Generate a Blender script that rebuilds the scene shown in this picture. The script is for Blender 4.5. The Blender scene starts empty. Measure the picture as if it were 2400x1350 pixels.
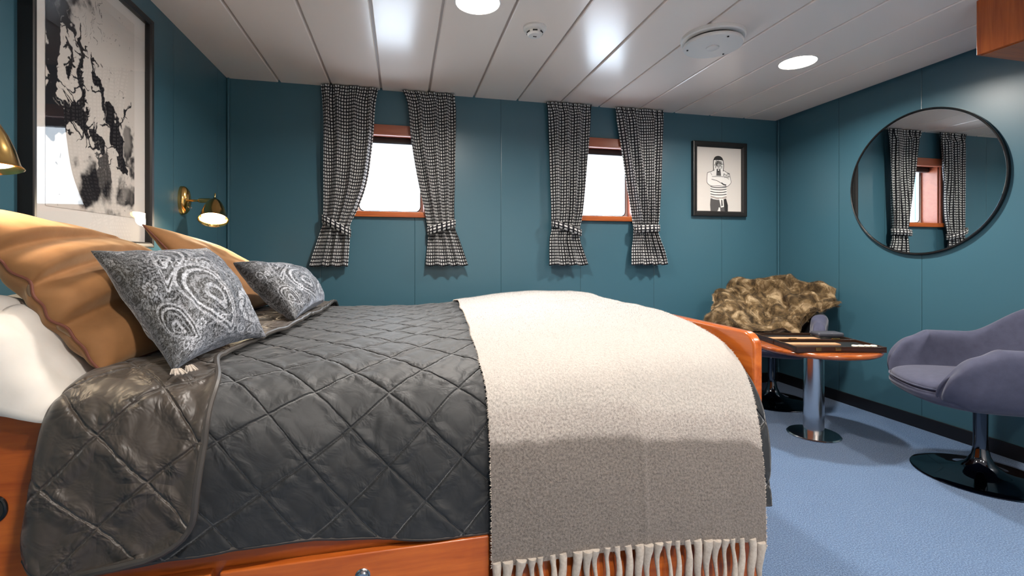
import bpy, math, random
import numpy as np
from mathutils import Vector, Matrix
random.seed(7); RNG = np.random.default_rng(11)
PI = math.pi
scene = bpy.context.scene
COL = scene.collection

# ------------------------------------------------------------------ room measures (metres)
H = 2.10                      # ceiling height
XL, XR = -1.043, 2.96         # left (headboard) wall, right (mirror) wall
YB, YN = 3.20, -1.30          # window wall, wall behind the camera
BED_T = 0.735                 # top of the made bed

# ------------------------------------------------------------------ camera, world, exposure
cam_d = bpy.data.cameras.new('camera'); cam = bpy.data.objects.new('camera', cam_d); COL.objects.link(cam)
cam.location = (0, 0, 1.01)
cam.rotation_euler = (PI / 2, 0, -math.atan(258 / 1100))
cam_d.sensor_width = 36; cam_d.lens = 36 * 1100 / 2400
cam_d.shift_y = -75 / 2400; cam_d.clip_start = 0.02
scene.camera = cam
scene.view_settings.view_transform = 'Standard'
scene.view_settings.look = 'None'
scene.view_settings.gamma = 1.0
scene.view_settings.exposure = 1.1
scene.view_settings.use_curve_mapping = False
scene.cycles.diffuse_bounces = 8; scene.cycles.max_bounces = 14

world = bpy.data.worlds.new('world'); scene.world = world; world.use_nodes = True
wn = world.node_tree.nodes; wl = world.node_tree.links; wn.clear()
w_out = wn.new('ShaderNodeOutputWorld'); w_bg = wn.new('ShaderNodeBackground')
w_bg.inputs['Strength'].default_value = 5.5
w_tc = wn.new('ShaderNodeTexCoord'); w_sep = wn.new('ShaderNodeSeparateXYZ'); w_ramp = wn.new('ShaderNodeValToRGB')
w_ramp.color_ramp.elements[0].position = 0.45; w_ramp.color_ramp.elements[0].color = (0.66, 0.78, 0.92, 1)
w_ramp.color_ramp.elements[1].position = 0.56; w_ramp.color_ramp.elements[1].color = (0.80, 0.90, 1.0, 1)
w_map = wn.new('ShaderNodeMapRange'); w_map.inputs[1].default_value = -1; w_map.inputs[2].default_value = 1
wl.new(w_tc.outputs['Generated'], w_sep.inputs[0]); wl.new(w_sep.outputs['Z'], w_map.inputs[0])
wl.new(w_map.outputs[0], w_ramp.inputs[0]); wl.new(w_ramp.outputs[0], w_bg.inputs['Color'])
wl.new(w_bg.outputs[0], w_out.inputs[0])

DOWN_POWER = 15.0
READ_POWER = 1.1

# ------------------------------------------------------------------ numpy value noise
_perm = RNG.random((64, 64, 64))
def vnoise(x, y, z=0.0):
    x, y, z = np.broadcast_arrays(np.asarray(x, float), np.asarray(y, float), np.asarray(z, float))
    xi, yi, zi = np.floor(x).astype(int), np.floor(y).astype(int), np.floor(z).astype(int)
    fx, fy, fz = x - xi, y - yi, z - zi
    fx, fy, fz = [f * f * (3 - 2 * f) for f in (fx, fy, fz)]
    r = 0
    for dx in (0, 1):
        for dy in (0, 1):
            for dz in (0, 1):
                w = (fx if dx else 1 - fx) * (fy if dy else 1 - fy) * (fz if dz else 1 - fz)
                r = r + w * _perm[(xi + dx) & 63, (yi + dy) & 63, (zi + dz) & 63]
    return r * 2 - 1
def fbm(x, y, z=0.0, o=4):
    r, a, f = 0, 0.5, 1.0
    for k in range(o):
        r = r + a * vnoise(x * f + 13 * k, y * f + 7 * k, z * f + 3 * k); a *= 0.5; f *= 2.03; x, y = x * 0.8 - y * 0.6, x * 0.6 + y * 0.8
    return r
def sstep(a, b, x):
    t = np.clip((np.asarray(x, float) - a) / (b - a), 0, 1); return t * t * (3 - 2 * t)

# ------------------------------------------------------------------ materials
MATS = {}
def mat(name, color=(0.8, 0.8, 0.8), rough=0.5, metal=0.0, spec=0.5, sheen=0.0, coat=0.0, emit=None, build=None, sheen_tint=None):
    m = bpy.data.materials.new(name); m.use_nodes = True
    nt = m.node_tree; b = nt.nodes['Principled BSDF']
    b.inputs['Base Color'].default_value = (*color, 1)
    b.inputs['Roughness'].default_value = rough; b.inputs['Metallic'].default_value = metal
    b.inputs['Specular IOR Level'].default_value = spec
    b.inputs['Sheen Weight'].default_value = sheen; b.inputs['Sheen Roughness'].default_value = 0.4
    if sheen_tint: b.inputs['Sheen Tint'].default_value = (*sheen_tint, 1)
    b.inputs['Coat Weight'].default_value = coat; b.inputs['Coat Roughness'].default_value = 0.08
    if emit:
        b.inputs['Emission Color'].default_value = (*emit[0], 1); b.inputs['Emission Strength'].default_value = emit[1]
    if build: build(nt, b)
    MATS[name] = m
    return m
def N(nt, kind, **kw):
    n = nt.nodes.new(kind)
    for k, v in kw.items():
        if k.startswith('i_'): n.inputs[k[2:].replace('_', ' ')].default_value = v
        else: setattr(n, k, v)
    return n
def math_n(nt, op, a, b=None, c=None):
    n = nt.nodes.new('ShaderNodeMath'); n.operation = op
    for i, v in enumerate((a, b, c)):
        if v is None: continue
        if isinstance(v, (int, float)): n.inputs[i].default_value = v
        else: nt.links.new(v, n.inputs[i])
    return n.outputs[0]
def mix_c(nt, f, a, b):
    n = nt.nodes.new('ShaderNodeMix'); n.data_type = 'RGBA'
    for i, v in ((0, f), (6, a), (7, b)):
        if isinstance(v, (int, float)): n.inputs[i].default_value = v
        elif isinstance(v, tuple): n.inputs[i].default_value = (*v[:3], 1)
        else: nt.links.new(v, n.inputs[i])
    return n.outputs[2]
def add_bump(nt, b, h, strength, dist):
    bp = nt.nodes.new('ShaderNodeBump'); bp.inputs['Strength'].default_value = strength; bp.inputs['Distance'].default_value = dist
    nt.links.new(h, bp.inputs['Height']); nt.links.new(bp.outputs[0], b.inputs['Normal'])
def objco(nt, scale=(1, 1, 1), src='Object'):
    tc = nt.nodes.new('ShaderNodeTexCoord'); mp = nt.nodes.new('ShaderNodeMapping')
    mp.inputs['Scale'].default_value = scale; nt.links.new(tc.outputs[src], mp.inputs[0]); return mp.outputs[0]
def noise(nt, vec, scale, detail=3, rough=0.5, dist=0):
    n = nt.nodes.new('ShaderNodeTexNoise'); n.inputs['Scale'].default_value = scale; n.inputs['Detail'].default_value = detail
    n.inputs['Roughness'].default_value = rough; n.inputs['Distortion'].default_value = dist
    nt.links.new(vec, n.inputs['Vector']); return n.outputs[0]
def ramp(nt, f, stops, interp='LINEAR'):
    r = nt.nodes.new('ShaderNodeValToRGB'); cr = r.color_ramp; cr.interpolation = interp
    while len(cr.elements) < len(stops): cr.elements.new(0.5)
    for e, (p, c) in zip(cr.elements, stops): e.position = p; e.color = (*c, 1)
    nt.links.new(f, r.inputs[0]); return r.outputs[0]

TEAL = (0.044, 0.124, 0.168)
def wall_paint(axis, off, pitch):
    def f(nt, b):
        co = objco(nt); sp = nt.nodes.new('ShaderNodeSeparateXYZ'); nt.links.new(co, sp.inputs[0])
        v = sp.outputs[axis]
        t = math_n(nt, 'FRACT', math_n(nt, 'DIVIDE', math_n(nt, 'SUBTRACT', v, off - pitch / 2), pitch))
        d = math_n(nt, 'ABSOLUTE', math_n(nt, 'SUBTRACT', t, 0.5))
        line = math_n(nt, 'LESS_THAN', d, 0.0013 / pitch)
        groove = math_n(nt, 'MULTIPLY', math_n(nt, 'SMOOTH_MIN', math_n(nt, 'DIVIDE', d, 0.004 / pitch), 1.0, 0.2), 1.0)
        n = noise(nt, objco(nt, (1, 1, 1)), 1.1, 2)
        c = mix_c(nt, n, tuple(v * 0.93 for v in TEAL), tuple(v * 1.06 for v in TEAL))
        c = mix_c(nt, line, c, (0.012, 0.05, 0.065)); nt.links.new(c, b.inputs['Base Color'])
        add_bump(nt, b, groove, 0.6, 0.002)
    return f
mat('paint_back', TEAL, 0.36, spec=0.5, build=wall_paint(0, 0.083, 0.5885))
mat('paint_right', TEAL, 0.36, spec=0.5, build=wall_paint(1, 2.125, 0.535))
mat('paint_left', TEAL, 0.36, spec=0.5, build=wall_paint(1, 2.507, 0.54))
def carpet(nt, b):
    co = objco(nt)
    n1 = noise(nt, co, 210, 3, 0.7); n2 = noise(nt, co, 6, 3)
    c = ramp(nt, n1, [(0.36, (0.025, 0.060, 0.135)), (0.52, (0.085, 0.155, 0.285)), (0.66, (0.18, 0.28, 0.44))])
    c = mix_c(nt, math_n(nt, 'MULTIPLY', n2, 0.22), c, (0.16, 0.27, 0.44)); nt.links.new(c, b.inputs['Base Color'])
    add_bump(nt, b, n1, 1.0, 0.006)
mat('carpet', rough=0.95, spec=0.1, sheen=0.2, build=carpet)
mat('ceiling_paint', (0.88, 0.785, 0.715), 0.24, spec=0.5)
mat('ceiling_groove', (0.42, 0.37, 0.34), 0.5)
mat('cream_panel', (0.80, 0.76, 0.70), 0.5)
mat('white_plastic', (0.74, 0.72, 0.69), 0.35)
mat('dark_slot', (0.015, 0.013, 0.012), 0.7)
mat('baseboard_black', (0.006, 0.006, 0.008), 0.35)
def wood(c1, c2, axis, sc=1.0):
    def f(nt, b):
        s = [26, 26, 26]; s[axis] = 1.6
        co = objco(nt, tuple(v * sc for v in s))
        n = noise(nt, co, 1.3, 5, 0.62, 0.6); n2 = noise(nt, objco(nt, tuple(v * sc * 6 for v in s)), 1.0, 2)
        c = ramp(nt, n, [(0.28, c1), (0.5, tuple((a + d) / 2 for a, d in zip(c1, c2))), (0.72, c2)])
        c = mix_c(nt, math_n(nt, 'MULTIPLY', n2, 0.25), c, tuple(v * 0.6 for v in c1)); nt.links.new(c, b.inputs['Base Color'])
    return f
CH1, CH2 = (0.33, 0.060, 0.008), (0.60, 0.15, 0.022)
mat('cherry_x', rough=0.32, coat=0.15, build=wood(CH1, CH2, 0))
mat('cherry_y', rough=0.25, coat=0.4, build=wood(CH1, CH2, 1))
mat('cherry_z', rough=0.25, coat=0.4, build=wood(CH1, CH2, 2))
mat('casing_wood', rough=0.35, coat=0.2, build=wood((0.30, 0.075, 0.035), (0.40, 0.11, 0.05), 0))
mat('table_wood', rough=0.12, coat=0.8, build=wood((0.22, 0.045, 0.01), (0.45, 0.12, 0.025), 0))
mat('case_wood', rough=0.2, coat=0.6, build=wood((0.018, 0.008, 0.004), (0.06, 0.022, 0.010), 0))
mat('black_gloss', (0.008, 0.008, 0.009), 0.25)
mat('black_frame', (0.010, 0.009, 0.009), 0.4)
mat('chrome', (0.62, 0.60, 0.60), 0.16, metal=1)
mat('dark_chrome', (0.10, 0.105, 0.12), 0.06, metal=1)
mat('brass', (0.62, 0.40, 0.14), 0.16, metal=1)
mat('mirror_silver', (0.80, 0.83, 0.83), 0.0, metal=1)
mat('lamp_glow', (1, 1, 1), emit=((1.0, 0.90, 0.78), 14))
mat('bulb_glow', (1, 1, 1), emit=((1.0, 0.84, 0.60), 14))
def plush(c1, c2, sc, bump=0.3, dist=0.002):
    def f(nt, b):
        n = noise(nt, objco(nt), sc, 4, 0.6); nt.links.new(ramp(nt, n, [(0.3, c1), (0.7, c2)]), b.inputs['Base Color'])
        add_bump(nt, b, noise(nt, objco(nt), sc * 14, 2), bump, dist)
    return f
mat('chair_fabric', rough=0.85, spec=0.2, sheen=0.25, build=plush((0.050, 0.054, 0.090), (0.064, 0.069, 0.112), 30, 0.3, 0.001))
mat('white_linen', rough=0.8, spec=0.2, build=plush((0.56, 0.53, 0.49), (0.62, 0.59, 0.56), 8, 0.2, 0.001))
mat('tan_velvet', rough=0.75, spec=0.2, sheen=0.6, sheen_tint=(1.0, 0.75, 0.5), build=plush((0.20, 0.092, 0.034), (0.29, 0.140, 0.056), 7, 0.25, 0.001))
mat('tan_piping', (0.13, 0.035, 0.018), 0.7)
def sstep_n(nt, v, a, b_):
    m = nt.nodes.new('ShaderNodeMapRange'); m.interpolation_type = 'SMOOTHSTEP'
    m.inputs[1].default_value = a; m.inputs[2].default_value = b_; nt.links.new(v, m.inputs[0]); return m.outputs[0]
def quilted(c1, c2, puckers):
    def f(nt, b):
        n = noise(nt, objco(nt), 9, 4, 0.6); nt.links.new(ramp(nt, n, [(0.3, c1), (0.7, c2)]), b.inputs['Base Color'])
        sp = nt.nodes.new('ShaderNodeSeparateXYZ'); nt.links.new(objco(nt, (1, 1, 1), 'UV'), sp.inputs[0])
        ds = [math_n(nt, 'ABSOLUTE', math_n(nt, 'SUBTRACT', math_n(nt, 'FRACT', math_n(nt, 'ADD', sp.outputs[k], 0.5)), 0.5)) for k in (0, 1)]
        d = math_n(nt, 'MINIMUM', ds[0], ds[1])
        h = math_n(nt, 'MULTIPLY', sstep_n(nt, d, 0.004, 0.045), 1.0)
        mp = nt.nodes.new('ShaderNodeMapping'); mp.inputs['Scale'].default_value = (1, 1, 1); nt.links.new(objco(nt, (1, 1, 1), 'UV'), mp.inputs[0])
        w = noise(nt, mp.outputs[0], 2.6, 3, 0.5, 0.5); near_ = math_n(nt, 'SUBTRACT', 1.0, sstep_n(nt, d, 0.05, 0.28))
        w2 = math_n(nt, 'MULTIPLY', math_n(nt, 'MULTIPLY', w, puckers), math_n(nt, 'ADD', near_, 0.35))
        add_bump(nt, b, math_n(nt, 'ADD', math_n(nt, 'MULTIPLY', h, 0.38), w2), 1.0, 0.010)
    return f
mat('quilt_black', rough=0.58, spec=0.40, sheen=0.35, build=quilted((0.012, 0.013, 0.0145), (0.021, 0.022, 0.024), 0.8))
mat('quilt_lining', rough=0.45, spec=0.5, sheen=0.15, build=quilted((0.046, 0.036, 0.029), (0.060, 0.048, 0.039), 1.6))
mat('quilt_binding', (0.05, 0.043, 0.038), 0.45)
def wool(nt, b):
    uv = objco(nt, (1, 1, 1), 'UV'); sp = nt.nodes.new('ShaderNodeSeparateXYZ'); nt.links.new(uv, sp.inputs[0])
    w = noise(nt, uv, 14, 4, 0.6); v = math_n(nt, 'ADD', sp.outputs[1], math_n(nt, 'MULTIPLY', math_n(nt, 'SUBTRACT', w, 0.5), 0.035))
    c = ramp(nt, v, [(0.0, (0.205, 0.178, 0.16)), (0.255, (0.205, 0.178, 0.16)), (0.275, (0.42, 0.375, 0.34)), (0.325, (0.45, 0.405, 0.37)), (0.345, (0.50, 0.46, 0.42)), (0.6, (0.45, 0.43, 0.405)), (1.0, (0.43, 0.42, 0.41))])
    mp = nt.nodes.new('ShaderNodeMapping'); mp.inputs['Scale'].default_value = (170, 170, 1); nt.links.new(uv, mp.inputs[0])
    sc = noise(nt, mp.outputs[0], 1.0, 4, 0.75)
    s = ramp(nt, sc, [(0.34, (0.45, 0.45, 0.45)), (0.60, (1.1, 1.1, 1.1))])
    m = nt.nodes.new('ShaderNodeMix'); m.data_type = 'RGBA'; m.blend_type = 'MULTIPLY'; m.inputs[0].default_value = 0.8
    dark = math_n(nt, 'SUBTRACT', 1.0, sstep_n(nt, v, 0.26, 0.5)); dk = math_n(nt, 'ADD', math_n(nt, 'MULTIPLY', dark, 0.65), 0.25)
    nt.links.new(dk, m.inputs[0]); nt.links.new(c, m.inputs[6]); nt.links.new(s, m.inputs[7]); nt.links.new(m.outputs[2], b.inputs['Base Color'])
    add_bump(nt, b, sc, 0.7, 0.004)
mat('wool', rough=0.95, spec=0.1, sheen=0.3, build=wool)
mat('wool_fringe', rough=0.95, spec=0.1, build=plush((0.55, 0.47, 0.40), (0.70, 0.63, 0.56), 120, 0.8, 0.003))
def fur(nt, b):
    n = noise(nt, objco(nt), 13, 5, 0.65, 0.8); n2 = noise(nt, objco(nt), 240, 2)
    c = ramp(nt, n, [(0.38, (0.035, 0.022, 0.010)), (0.52, (0.20, 0.13, 0.06)), (0.66, (0.58, 0.44, 0.27))])
    c = mix_c(nt, math_n(nt, 'MULTIPLY', n2, 0.4), c, (0.10, 0.065, 0.03)); nt.links.new(c, b.inputs['Base Color'])
mat('fur', rough=0.8, spec=0.2, sheen=0.2, build=fur)
def checks(nt, b):
    uv = objco(nt, (1, 1, 1), 'UV'); n = noise(nt, uv, 60, 2)
    wv = nt.nodes.new('ShaderNodeVectorMath'); wv.operation = 'ADD'; nt.links.new(uv, wv.inputs[0])
    cx = nt.nodes.new('ShaderNodeCombineXYZ'); o = math_n(nt, 'MULTIPLY', math_n(nt, 'SUBTRACT', n, 0.5), 0.006)
    nt.links.new(o, cx.inputs[0]); nt.links.new(o, cx.inputs[1]); nt.links.new(cx.outputs[0], wv.inputs[1])
    sp = nt.nodes.new('ShaderNodeSeparateXYZ'); nt.links.new(wv.outputs[0], sp.inputs[0])
    def stripe(v, p, w):
        t = math_n(nt, 'FRACT', math_n(nt, 'DIVIDE', v, p)); return math_n(nt, 'LESS_THAN', t, w)
    a = stripe(sp.outputs[0], 0.0190, 0.60); c = stripe(sp.outputs[1], 0.0212, 0.61)
    light = math_n(nt, 'MULTIPLY', a, c)
    thr = noise(nt, uv, 700, 2)
    col = mix_c(nt, light, (0.012, 0.012, 0.016), mix_c(nt, thr, (0.40, 0.40, 0.41), (0.74, 0.73, 0.71)))
    nt.links.new(col, b.inputs['Base Color']); add_bump(nt, b, light, 0.35, 0.0012)
mat('check_cloth', rough=0.85, spec=0.2, sheen=0.1, build=checks)
def vcol(nt, b):
    a = nt.nodes.new('ShaderNodeAttribute'); a.attribute_name = 'ink'; nt.links.new(a.outputs['Color'], b.inputs['Base Color'])
mat('art_ink', rough=0.8, spec=0.1, build=vcol)
def vcol_cushion(nt, b):
    vcol(nt, b); n = noise(nt, objco(nt), 420, 2); add_bump(nt, b, n, 0.35, 0.0015)
mat('paisley', rough=0.6, spec=0.35, sheen=0.35, sheen_tint=(0.7, 0.8, 1.0), build=vcol_cushion)
mat('paper', (0.70, 0.66, 0.62), 0.8, spec=0.1)
mat('print_black', (0.018, 0.016, 0.016), 0.7); mat('print_grey', (0.085, 0.080, 0.080), 0.7)
mat('print_mid', (0.42, 0.37, 0.34), 0.7); mat('print_white', (0.85, 0.83, 0.80), 0.7)
mat('ivory', (0.78, 0.72, 0.60), 0.3); mat('tan_leather', (0.50, 0.27, 0.14), 0.5); mat('slate_leather', (0.045, 0.048, 0.062), 0.45)
def glass(name, ior=1.5):
    m = bpy.data.materials.new(name); m.use_nodes = True; nt = m.node_tree; nt.nodes.clear()
    o = nt.nodes.new('ShaderNodeOutputMaterial'); mx = nt.nodes.new('ShaderNodeMixShader'); t = nt.nodes.new('ShaderNodeBsdfTransparent')
    g = nt.nodes.new('ShaderNodeBsdfGlossy'); g.inputs['Roughness'].default_value = 0.0; fr = nt.nodes.new('ShaderNodeLayerWeight'); fr.inputs[0].default_value = 0.5
    f5 = math_n(nt, 'POWER', fr.outputs['Facing'], 5.0); nt.links.new(math_n(nt, 'ADD', math_n(nt, 'MULTIPLY', f5, 0.70), ior), mx.inputs[0]); nt.links.new(t.outputs[0], mx.inputs[1]); nt.links.new(g.outputs[0], mx.inputs[2]); nt.links.new(mx.outputs[0], o.inputs[0])
    MATS[name] = m
glass('glass', 0.04); glass('picture_glass', 0.05)

# ------------------------------------------------------------------ object helpers
def tag(o, label=None, cat=None, group=None, kind=None):
    for k, v in (('label', label), ('category', cat), ('group', group), ('kind', kind)):
        if v: o[k] = v
    return o
def empty(name, loc=(0, 0, 0), rz=0.0):
    o = bpy.data.objects.new(name, None); COL.objects.link(o); o.location = loc; o.rotation_euler = (0, 0, rz); o.empty_display_size = 0.05
    return o
def thing(name, label, cat, loc=(0, 0, 0), rz=0.0, group=None):
    return tag(empty(name, loc, rz), label, cat, group)
class MB:
    """Collects vertices and faces for one mesh object."""
    def __init__(s): s.v, s.f, s.m, s.n = [], [], [], 0
    def add(s, verts, faces, mi=0, M=None):
        verts = np.asarray(verts, float).reshape(-1, 3)
        if M is not None:
            A = np.array(M); verts = verts @ A[:3, :3].T + A[:3, 3]
        s.v.append(verts); s.f += [tuple(int(i) + s.n for i in f) for f in faces]; s.m += [mi] * len(faces); s.n += len(verts); return s
    def box(s, x0, x1, y0, y1, z0, z1, mi=0, M=None):
        v = [(x, y, z) for x in (x0, x1) for y in (y0, y1) for z in (z0, z1)]
        return s.add(v, [(0, 1, 3, 2), (4, 6, 7, 5), (0, 4, 5, 1), (2, 3, 7, 6), (0, 2, 6, 4), (1, 5, 7, 3)], mi, M)
    def lathe(s, prof, n=48, mi=0, M=None, cap=True):
        k = len(prof); v = []
        for i in range(n):
            a = 2 * PI * i / n
            v += [(r * math.cos(a), r * math.sin(a), z) for r, z in prof]
        f = [(i * k + j, ((i + 1) % n) * k + j, ((i + 1) % n) * k + j + 1, i * k + j + 1) for i in range(n) for j in range(k - 1)]
        if cap:
            if prof[0][0] > 1e-5: f.append(tuple(i * k for i in range(n))[::-1])
            if prof[-1][0] > 1e-5: f.append(tuple(i * k + k - 1 for i in range(n)))
        return s.add(v, f, mi, M)
    def tube(s, pts, r, n=10, mi=0, M=None, closed=False):
        P = [Vector(p) for p in pts]; L = len(P); R = r if hasattr(r, '__len__') else [r] * L; v = []; up = None
        for i, p in enumerate(P):
            a, b = (P[(i - 1) % L], P[(i + 1) % L]) if closed else (P[max(i - 1, 0)], P[min(i + 1, L - 1)])
            t = (b - a).normalized()
            if up is None: up = t.orthogonal().normalized()
            up = (up - t * up.dot(t)).normalized(); w = t.cross(up)
            for j in range(n):
                an = 2 * PI * j / n; v.append(p + (up * math.cos(an) + w * math.sin(an)) * R[i])
        f = [(i * n + j, i * n + (j + 1) % n, ((i + 1) % L) * n + (j + 1) % n, ((i + 1) % L) * n + j) for i in range(L if closed else L - 1) for j in range(n)]
        if not closed: f += [tuple(range(n))[::-1], tuple((L - 1) * n + j for j in range(n))]
        return s.add([tuple(q) for q in v], f, mi, M)
    def prism(s, poly, z0, z1, mi=0, M=None):
        n = len(poly); v = [(x, y, z0) for x, y in poly] + [(x, y, z1) for x, y in poly]
        return s.add(v, [tuple(range(n))[::-1], tuple(range(n, 2 * n))] + [(i, (i + 1) % n, n + (i + 1) % n, n + i) for i in range(n)], mi, M)
    def build(s, name, mats, parent=None, bevel=0.0, smooth=False, seg=3, angle=35):
        me = bpy.data.meshes.new(name); V = np.concatenate(s.v)
        me.from_pydata(V.tolist(), [], s.f); me.update()
        mats = [mats] if isinstance(mats, str) else mats
        for k in mats: me.materials.append(MATS[k])
        if len(mats) > 1: me.polygons.foreach_set('material_index', s.m)
        if smooth or bevel: me.polygons.foreach_set('use_smooth', [True] * len(me.polygons))
        o = bpy.data.objects.new(name, me); COL.objects.link(o)
        if parent: o.parent = parent
        if bevel:
            b = o.modifiers.new('bevel', 'BEVEL'); b.width = bevel; b.segments = seg; b.limit_method = 'ANGLE'; b.angle_limit = math.radians(40)
            w = o.modifiers.new('wn', 'WEIGHTED_NORMAL'); w.keep_sharp = True
        elif smooth:
            try: me.set_sharp_from_angle(angle=math.radians(angle))
            except Exception: pass
        return o
def grid(name, P, mats, parent=None, uv=None, closed_u=False, color=None, thick=0.0, mi=None, extra=None, off=-1, subsurf=0):
    """P: (nu, nv, 3) array of points -> one smooth mesh."""
    nu, nv = P.shape[:2]
    I = np.arange(nu * nv).reshape(nu, nv)
    if closed_u: I = np.vstack([I, I[:1]])
    F = np.stack([I[:-1, :-1], I[1:, :-1], I[1:, 1:], I[:-1, 1:]], -1).reshape(-1, 4)
    V = P.reshape(-1, 3); ne = 0
    me = bpy.data.meshes.new(name)
    T = np.zeros((0, 3), int)
    if extra is not None:
        EV, T = extra; T = T + len(V); V = np.vstack([V, EV]); ne = len(EV)
    me.vertices.add(len(V)); me.vertices.foreach_set('co', V.ravel())
    loops = np.concatenate([F.ravel(), T.ravel()]); me.loops.add(len(loops)); me.loops.foreach_set('vertex_index', loops)
    st = np.concatenate([np.arange(len(F)) * 4, len(F) * 4 + np.arange(len(T)) * 3]); tot = np.concatenate([np.full(len(F), 4), np.full(len(T), 3)])
    me.polygons.add(len(st)); me.polygons.foreach_set('loop_start', st); me.polygons.foreach_set('loop_total', tot)
    me.polygons.foreach_set('use_smooth', np.ones(len(st), bool))
    me.update(calc_edges=True); me.validate()
    for k in ([mats] if isinstance(mats, str) else mats): me.materials.append(MATS[k])
    if uv is not None:
        U = uv.reshape(-1, 2)
        if ne: U = np.vstack([U, extra_uv(U, P, EV)])
        l = me.uv_layers.new(name='UVMap'); l.data.foreach_set('uv', U[loops].astype(np.float32).ravel())
    if color is not None:
        ca = me.color_attributes.new('ink', 'FLOAT_COLOR', 'POINT'); c = np.ones((len(V), 4), np.float32); c[:nu * nv, :3] = color.reshape(-1, 3)
        ca.data.foreach_set('color', c.ravel())
    o = bpy.data.objects.new(name, me); COL.objects.link(o)
    if parent: o.parent = parent
    if thick:
        so = o.modifiers.new('solid', 'SOLIDIFY'); so.thickness = thick; so.offset = off
    if subsurf:
        ss = o.modifiers.new('sub', 'SUBSURF'); ss.levels = subsurf; ss.render_levels = subsurf
    return o
_uvcache = {}
def extra_uv(U, P, EV): return _uvcache['uv']
def struct(o): o['kind'] = 'structure'; return o
def copy_tree(o, parent=None):
    c = o.copy(); COL.objects.link(c); c.parent = parent
    for ch in o.children: copy_tree(ch, c)
    return c
def align(d, loc):
    """Matrix taking local +Z to direction d at loc."""
    return Matrix.Translation(loc) @ Vector(d).to_track_quat('Z', 'Y').to_matrix().to_4x4()
def strands(P, Nn, count, length, width, droop=0.3, curl=0.5, uvs=None, seed=1, mask=None):
    """Thin triangular fibres rooted on a grid surface."""
    r = np.random.default_rng(seed); nu, nv = P.shape[:2]
    a = r.random(count) * (nu - 1.001); b = r.random(count) * (nv - 1.001)
    ai, bi = a.astype(int), b.astype(int); fa, fb = (a - ai)[:, None], (b - bi)[:, None]
    def lerp(A): return (A[ai, bi] * (1 - fa) * (1 - fb) + A[ai + 1, bi] * fa * (1 - fb) + A[ai, bi + 1] * (1 - fa) * fb + A[ai + 1, bi + 1] * fa * fb)
    p, n = lerp(P), lerp(Nn)
    if uvs is not None: uv = lerp(uvs)
    t = r.normal(size=(count, 3)); t -= (t * n).sum(1)[:, None] * n; t /= np.linalg.norm(t, axis=1)[:, None] + 1e-9
    L = length * (0.6 + 0.8 * r.random(count))[:, None]
    tip = p + n * L * (1 - droop) + t * L * curl + np.array([0, 0, -1.0]) * L * droop
    side = np.cross(n, t) * width
    V = np.stack([p - side, p + side, tip], 1).reshape(-1, 3); T = np.arange(count * 3).reshape(-1, 3)
    if uvs is not None: _uvcache['uv'] = np.repeat(uv, 3, 0)
    return V, T
def gnormals(P):
    du = np.gradient(P, axis=0); dv = np.gradient(P, axis=1); n = np.cross(du, dv); return n / (np.linalg.norm(n, axis=2)[:, :, None] + 1e-9)
def catmull(pts, n):
    P = np.array(pts, float); Q = np.vstack([2 * P[0] - P[1], P, 2 * P[-1] - P[-2]]); out = []
    for i in range(len(P) - 1):
        p0, p1, p2, p3 = Q[i:i + 4]
        for t in np.linspace(0, 1, n, endpoint=False):
            out.append(0.5 * ((2 * p1) + (p2 - p0) * t + (2 * p0 - 5 * p1 + 4 * p2 - p3) * t * t + (3 * p1 - p0 - 3 * p2 + p3) * t ** 3))
    out.append(P[-1]); return np.array(out)

# ------------------------------------------------------------------ small raster painter (art print, paisley cloth)
class Ras:
    def __init__(s, w, h, ax=1.0, ay=1.0):
        s.X, s.Y = np.meshgrid(np.linspace(0, ax, w), np.linspace(0, ay, h), indexing='ij'); s.D = np.zeros((w, h)); s.w, s.h, s.ax, s.ay = w, h, ax, ay
        s.wx = s.wy = 0
    def stroke(s, pts, r, val=1.0, soft=0.003, warp=None):
        R = r if hasattr(r, '__len__') else [r] * len(pts); m = max(R) + soft + 0.04
        for (a, b, ra, rb) in zip(pts[:-1], pts[1:], R[:-1], R[1:]):
            i0 = max(int((min(a[0], b[0]) - m) / s.ax * s.w), 0); i1 = min(int((max(a[0], b[0]) + m) / s.ax * s.w) + 2, s.w)
            j0 = max(int((min(a[1], b[1]) - m) / s.ay * s.h), 0); j1 = min(int((max(a[1], b[1]) + m) / s.ay * s.h) + 2, s.h)
            if i1 <= i0 or j1 <= j0: continue
            X, Y = s.X[i0:i1, j0:j1], s.Y[i0:i1, j0:j1]
            if warp is not None: X = X + warp[0][i0:i1, j0:j1]; Y = Y + warp[1][i0:i1, j0:j1]
            dx, dy = b[0] - a[0], b[1] - a[1]; L = dx * dx + dy * dy + 1e-12
            t = np.clip(((X - a[0]) * dx + (Y - a[1]) * dy) / L, 0, 1)
            d = np.hypot(X - a[0] - t * dx, Y - a[1] - t * dy); rr = ra + (rb - ra) * t
            k = np.clip((rr - d) / soft + 0.5, 0, 1) * 1.0
            s.D[i0:i1, j0:j1] = s.D[i0:i1, j0:j1] * (1 - k) + val * k

# ================================================================== THE ROOM
fl = MB().box(XL - 0.1, XR + 0.1, YN - 0.1, YB + 0.1, -0.06, 0.0); struct(fl.build('floor', 'carpet'))
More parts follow.
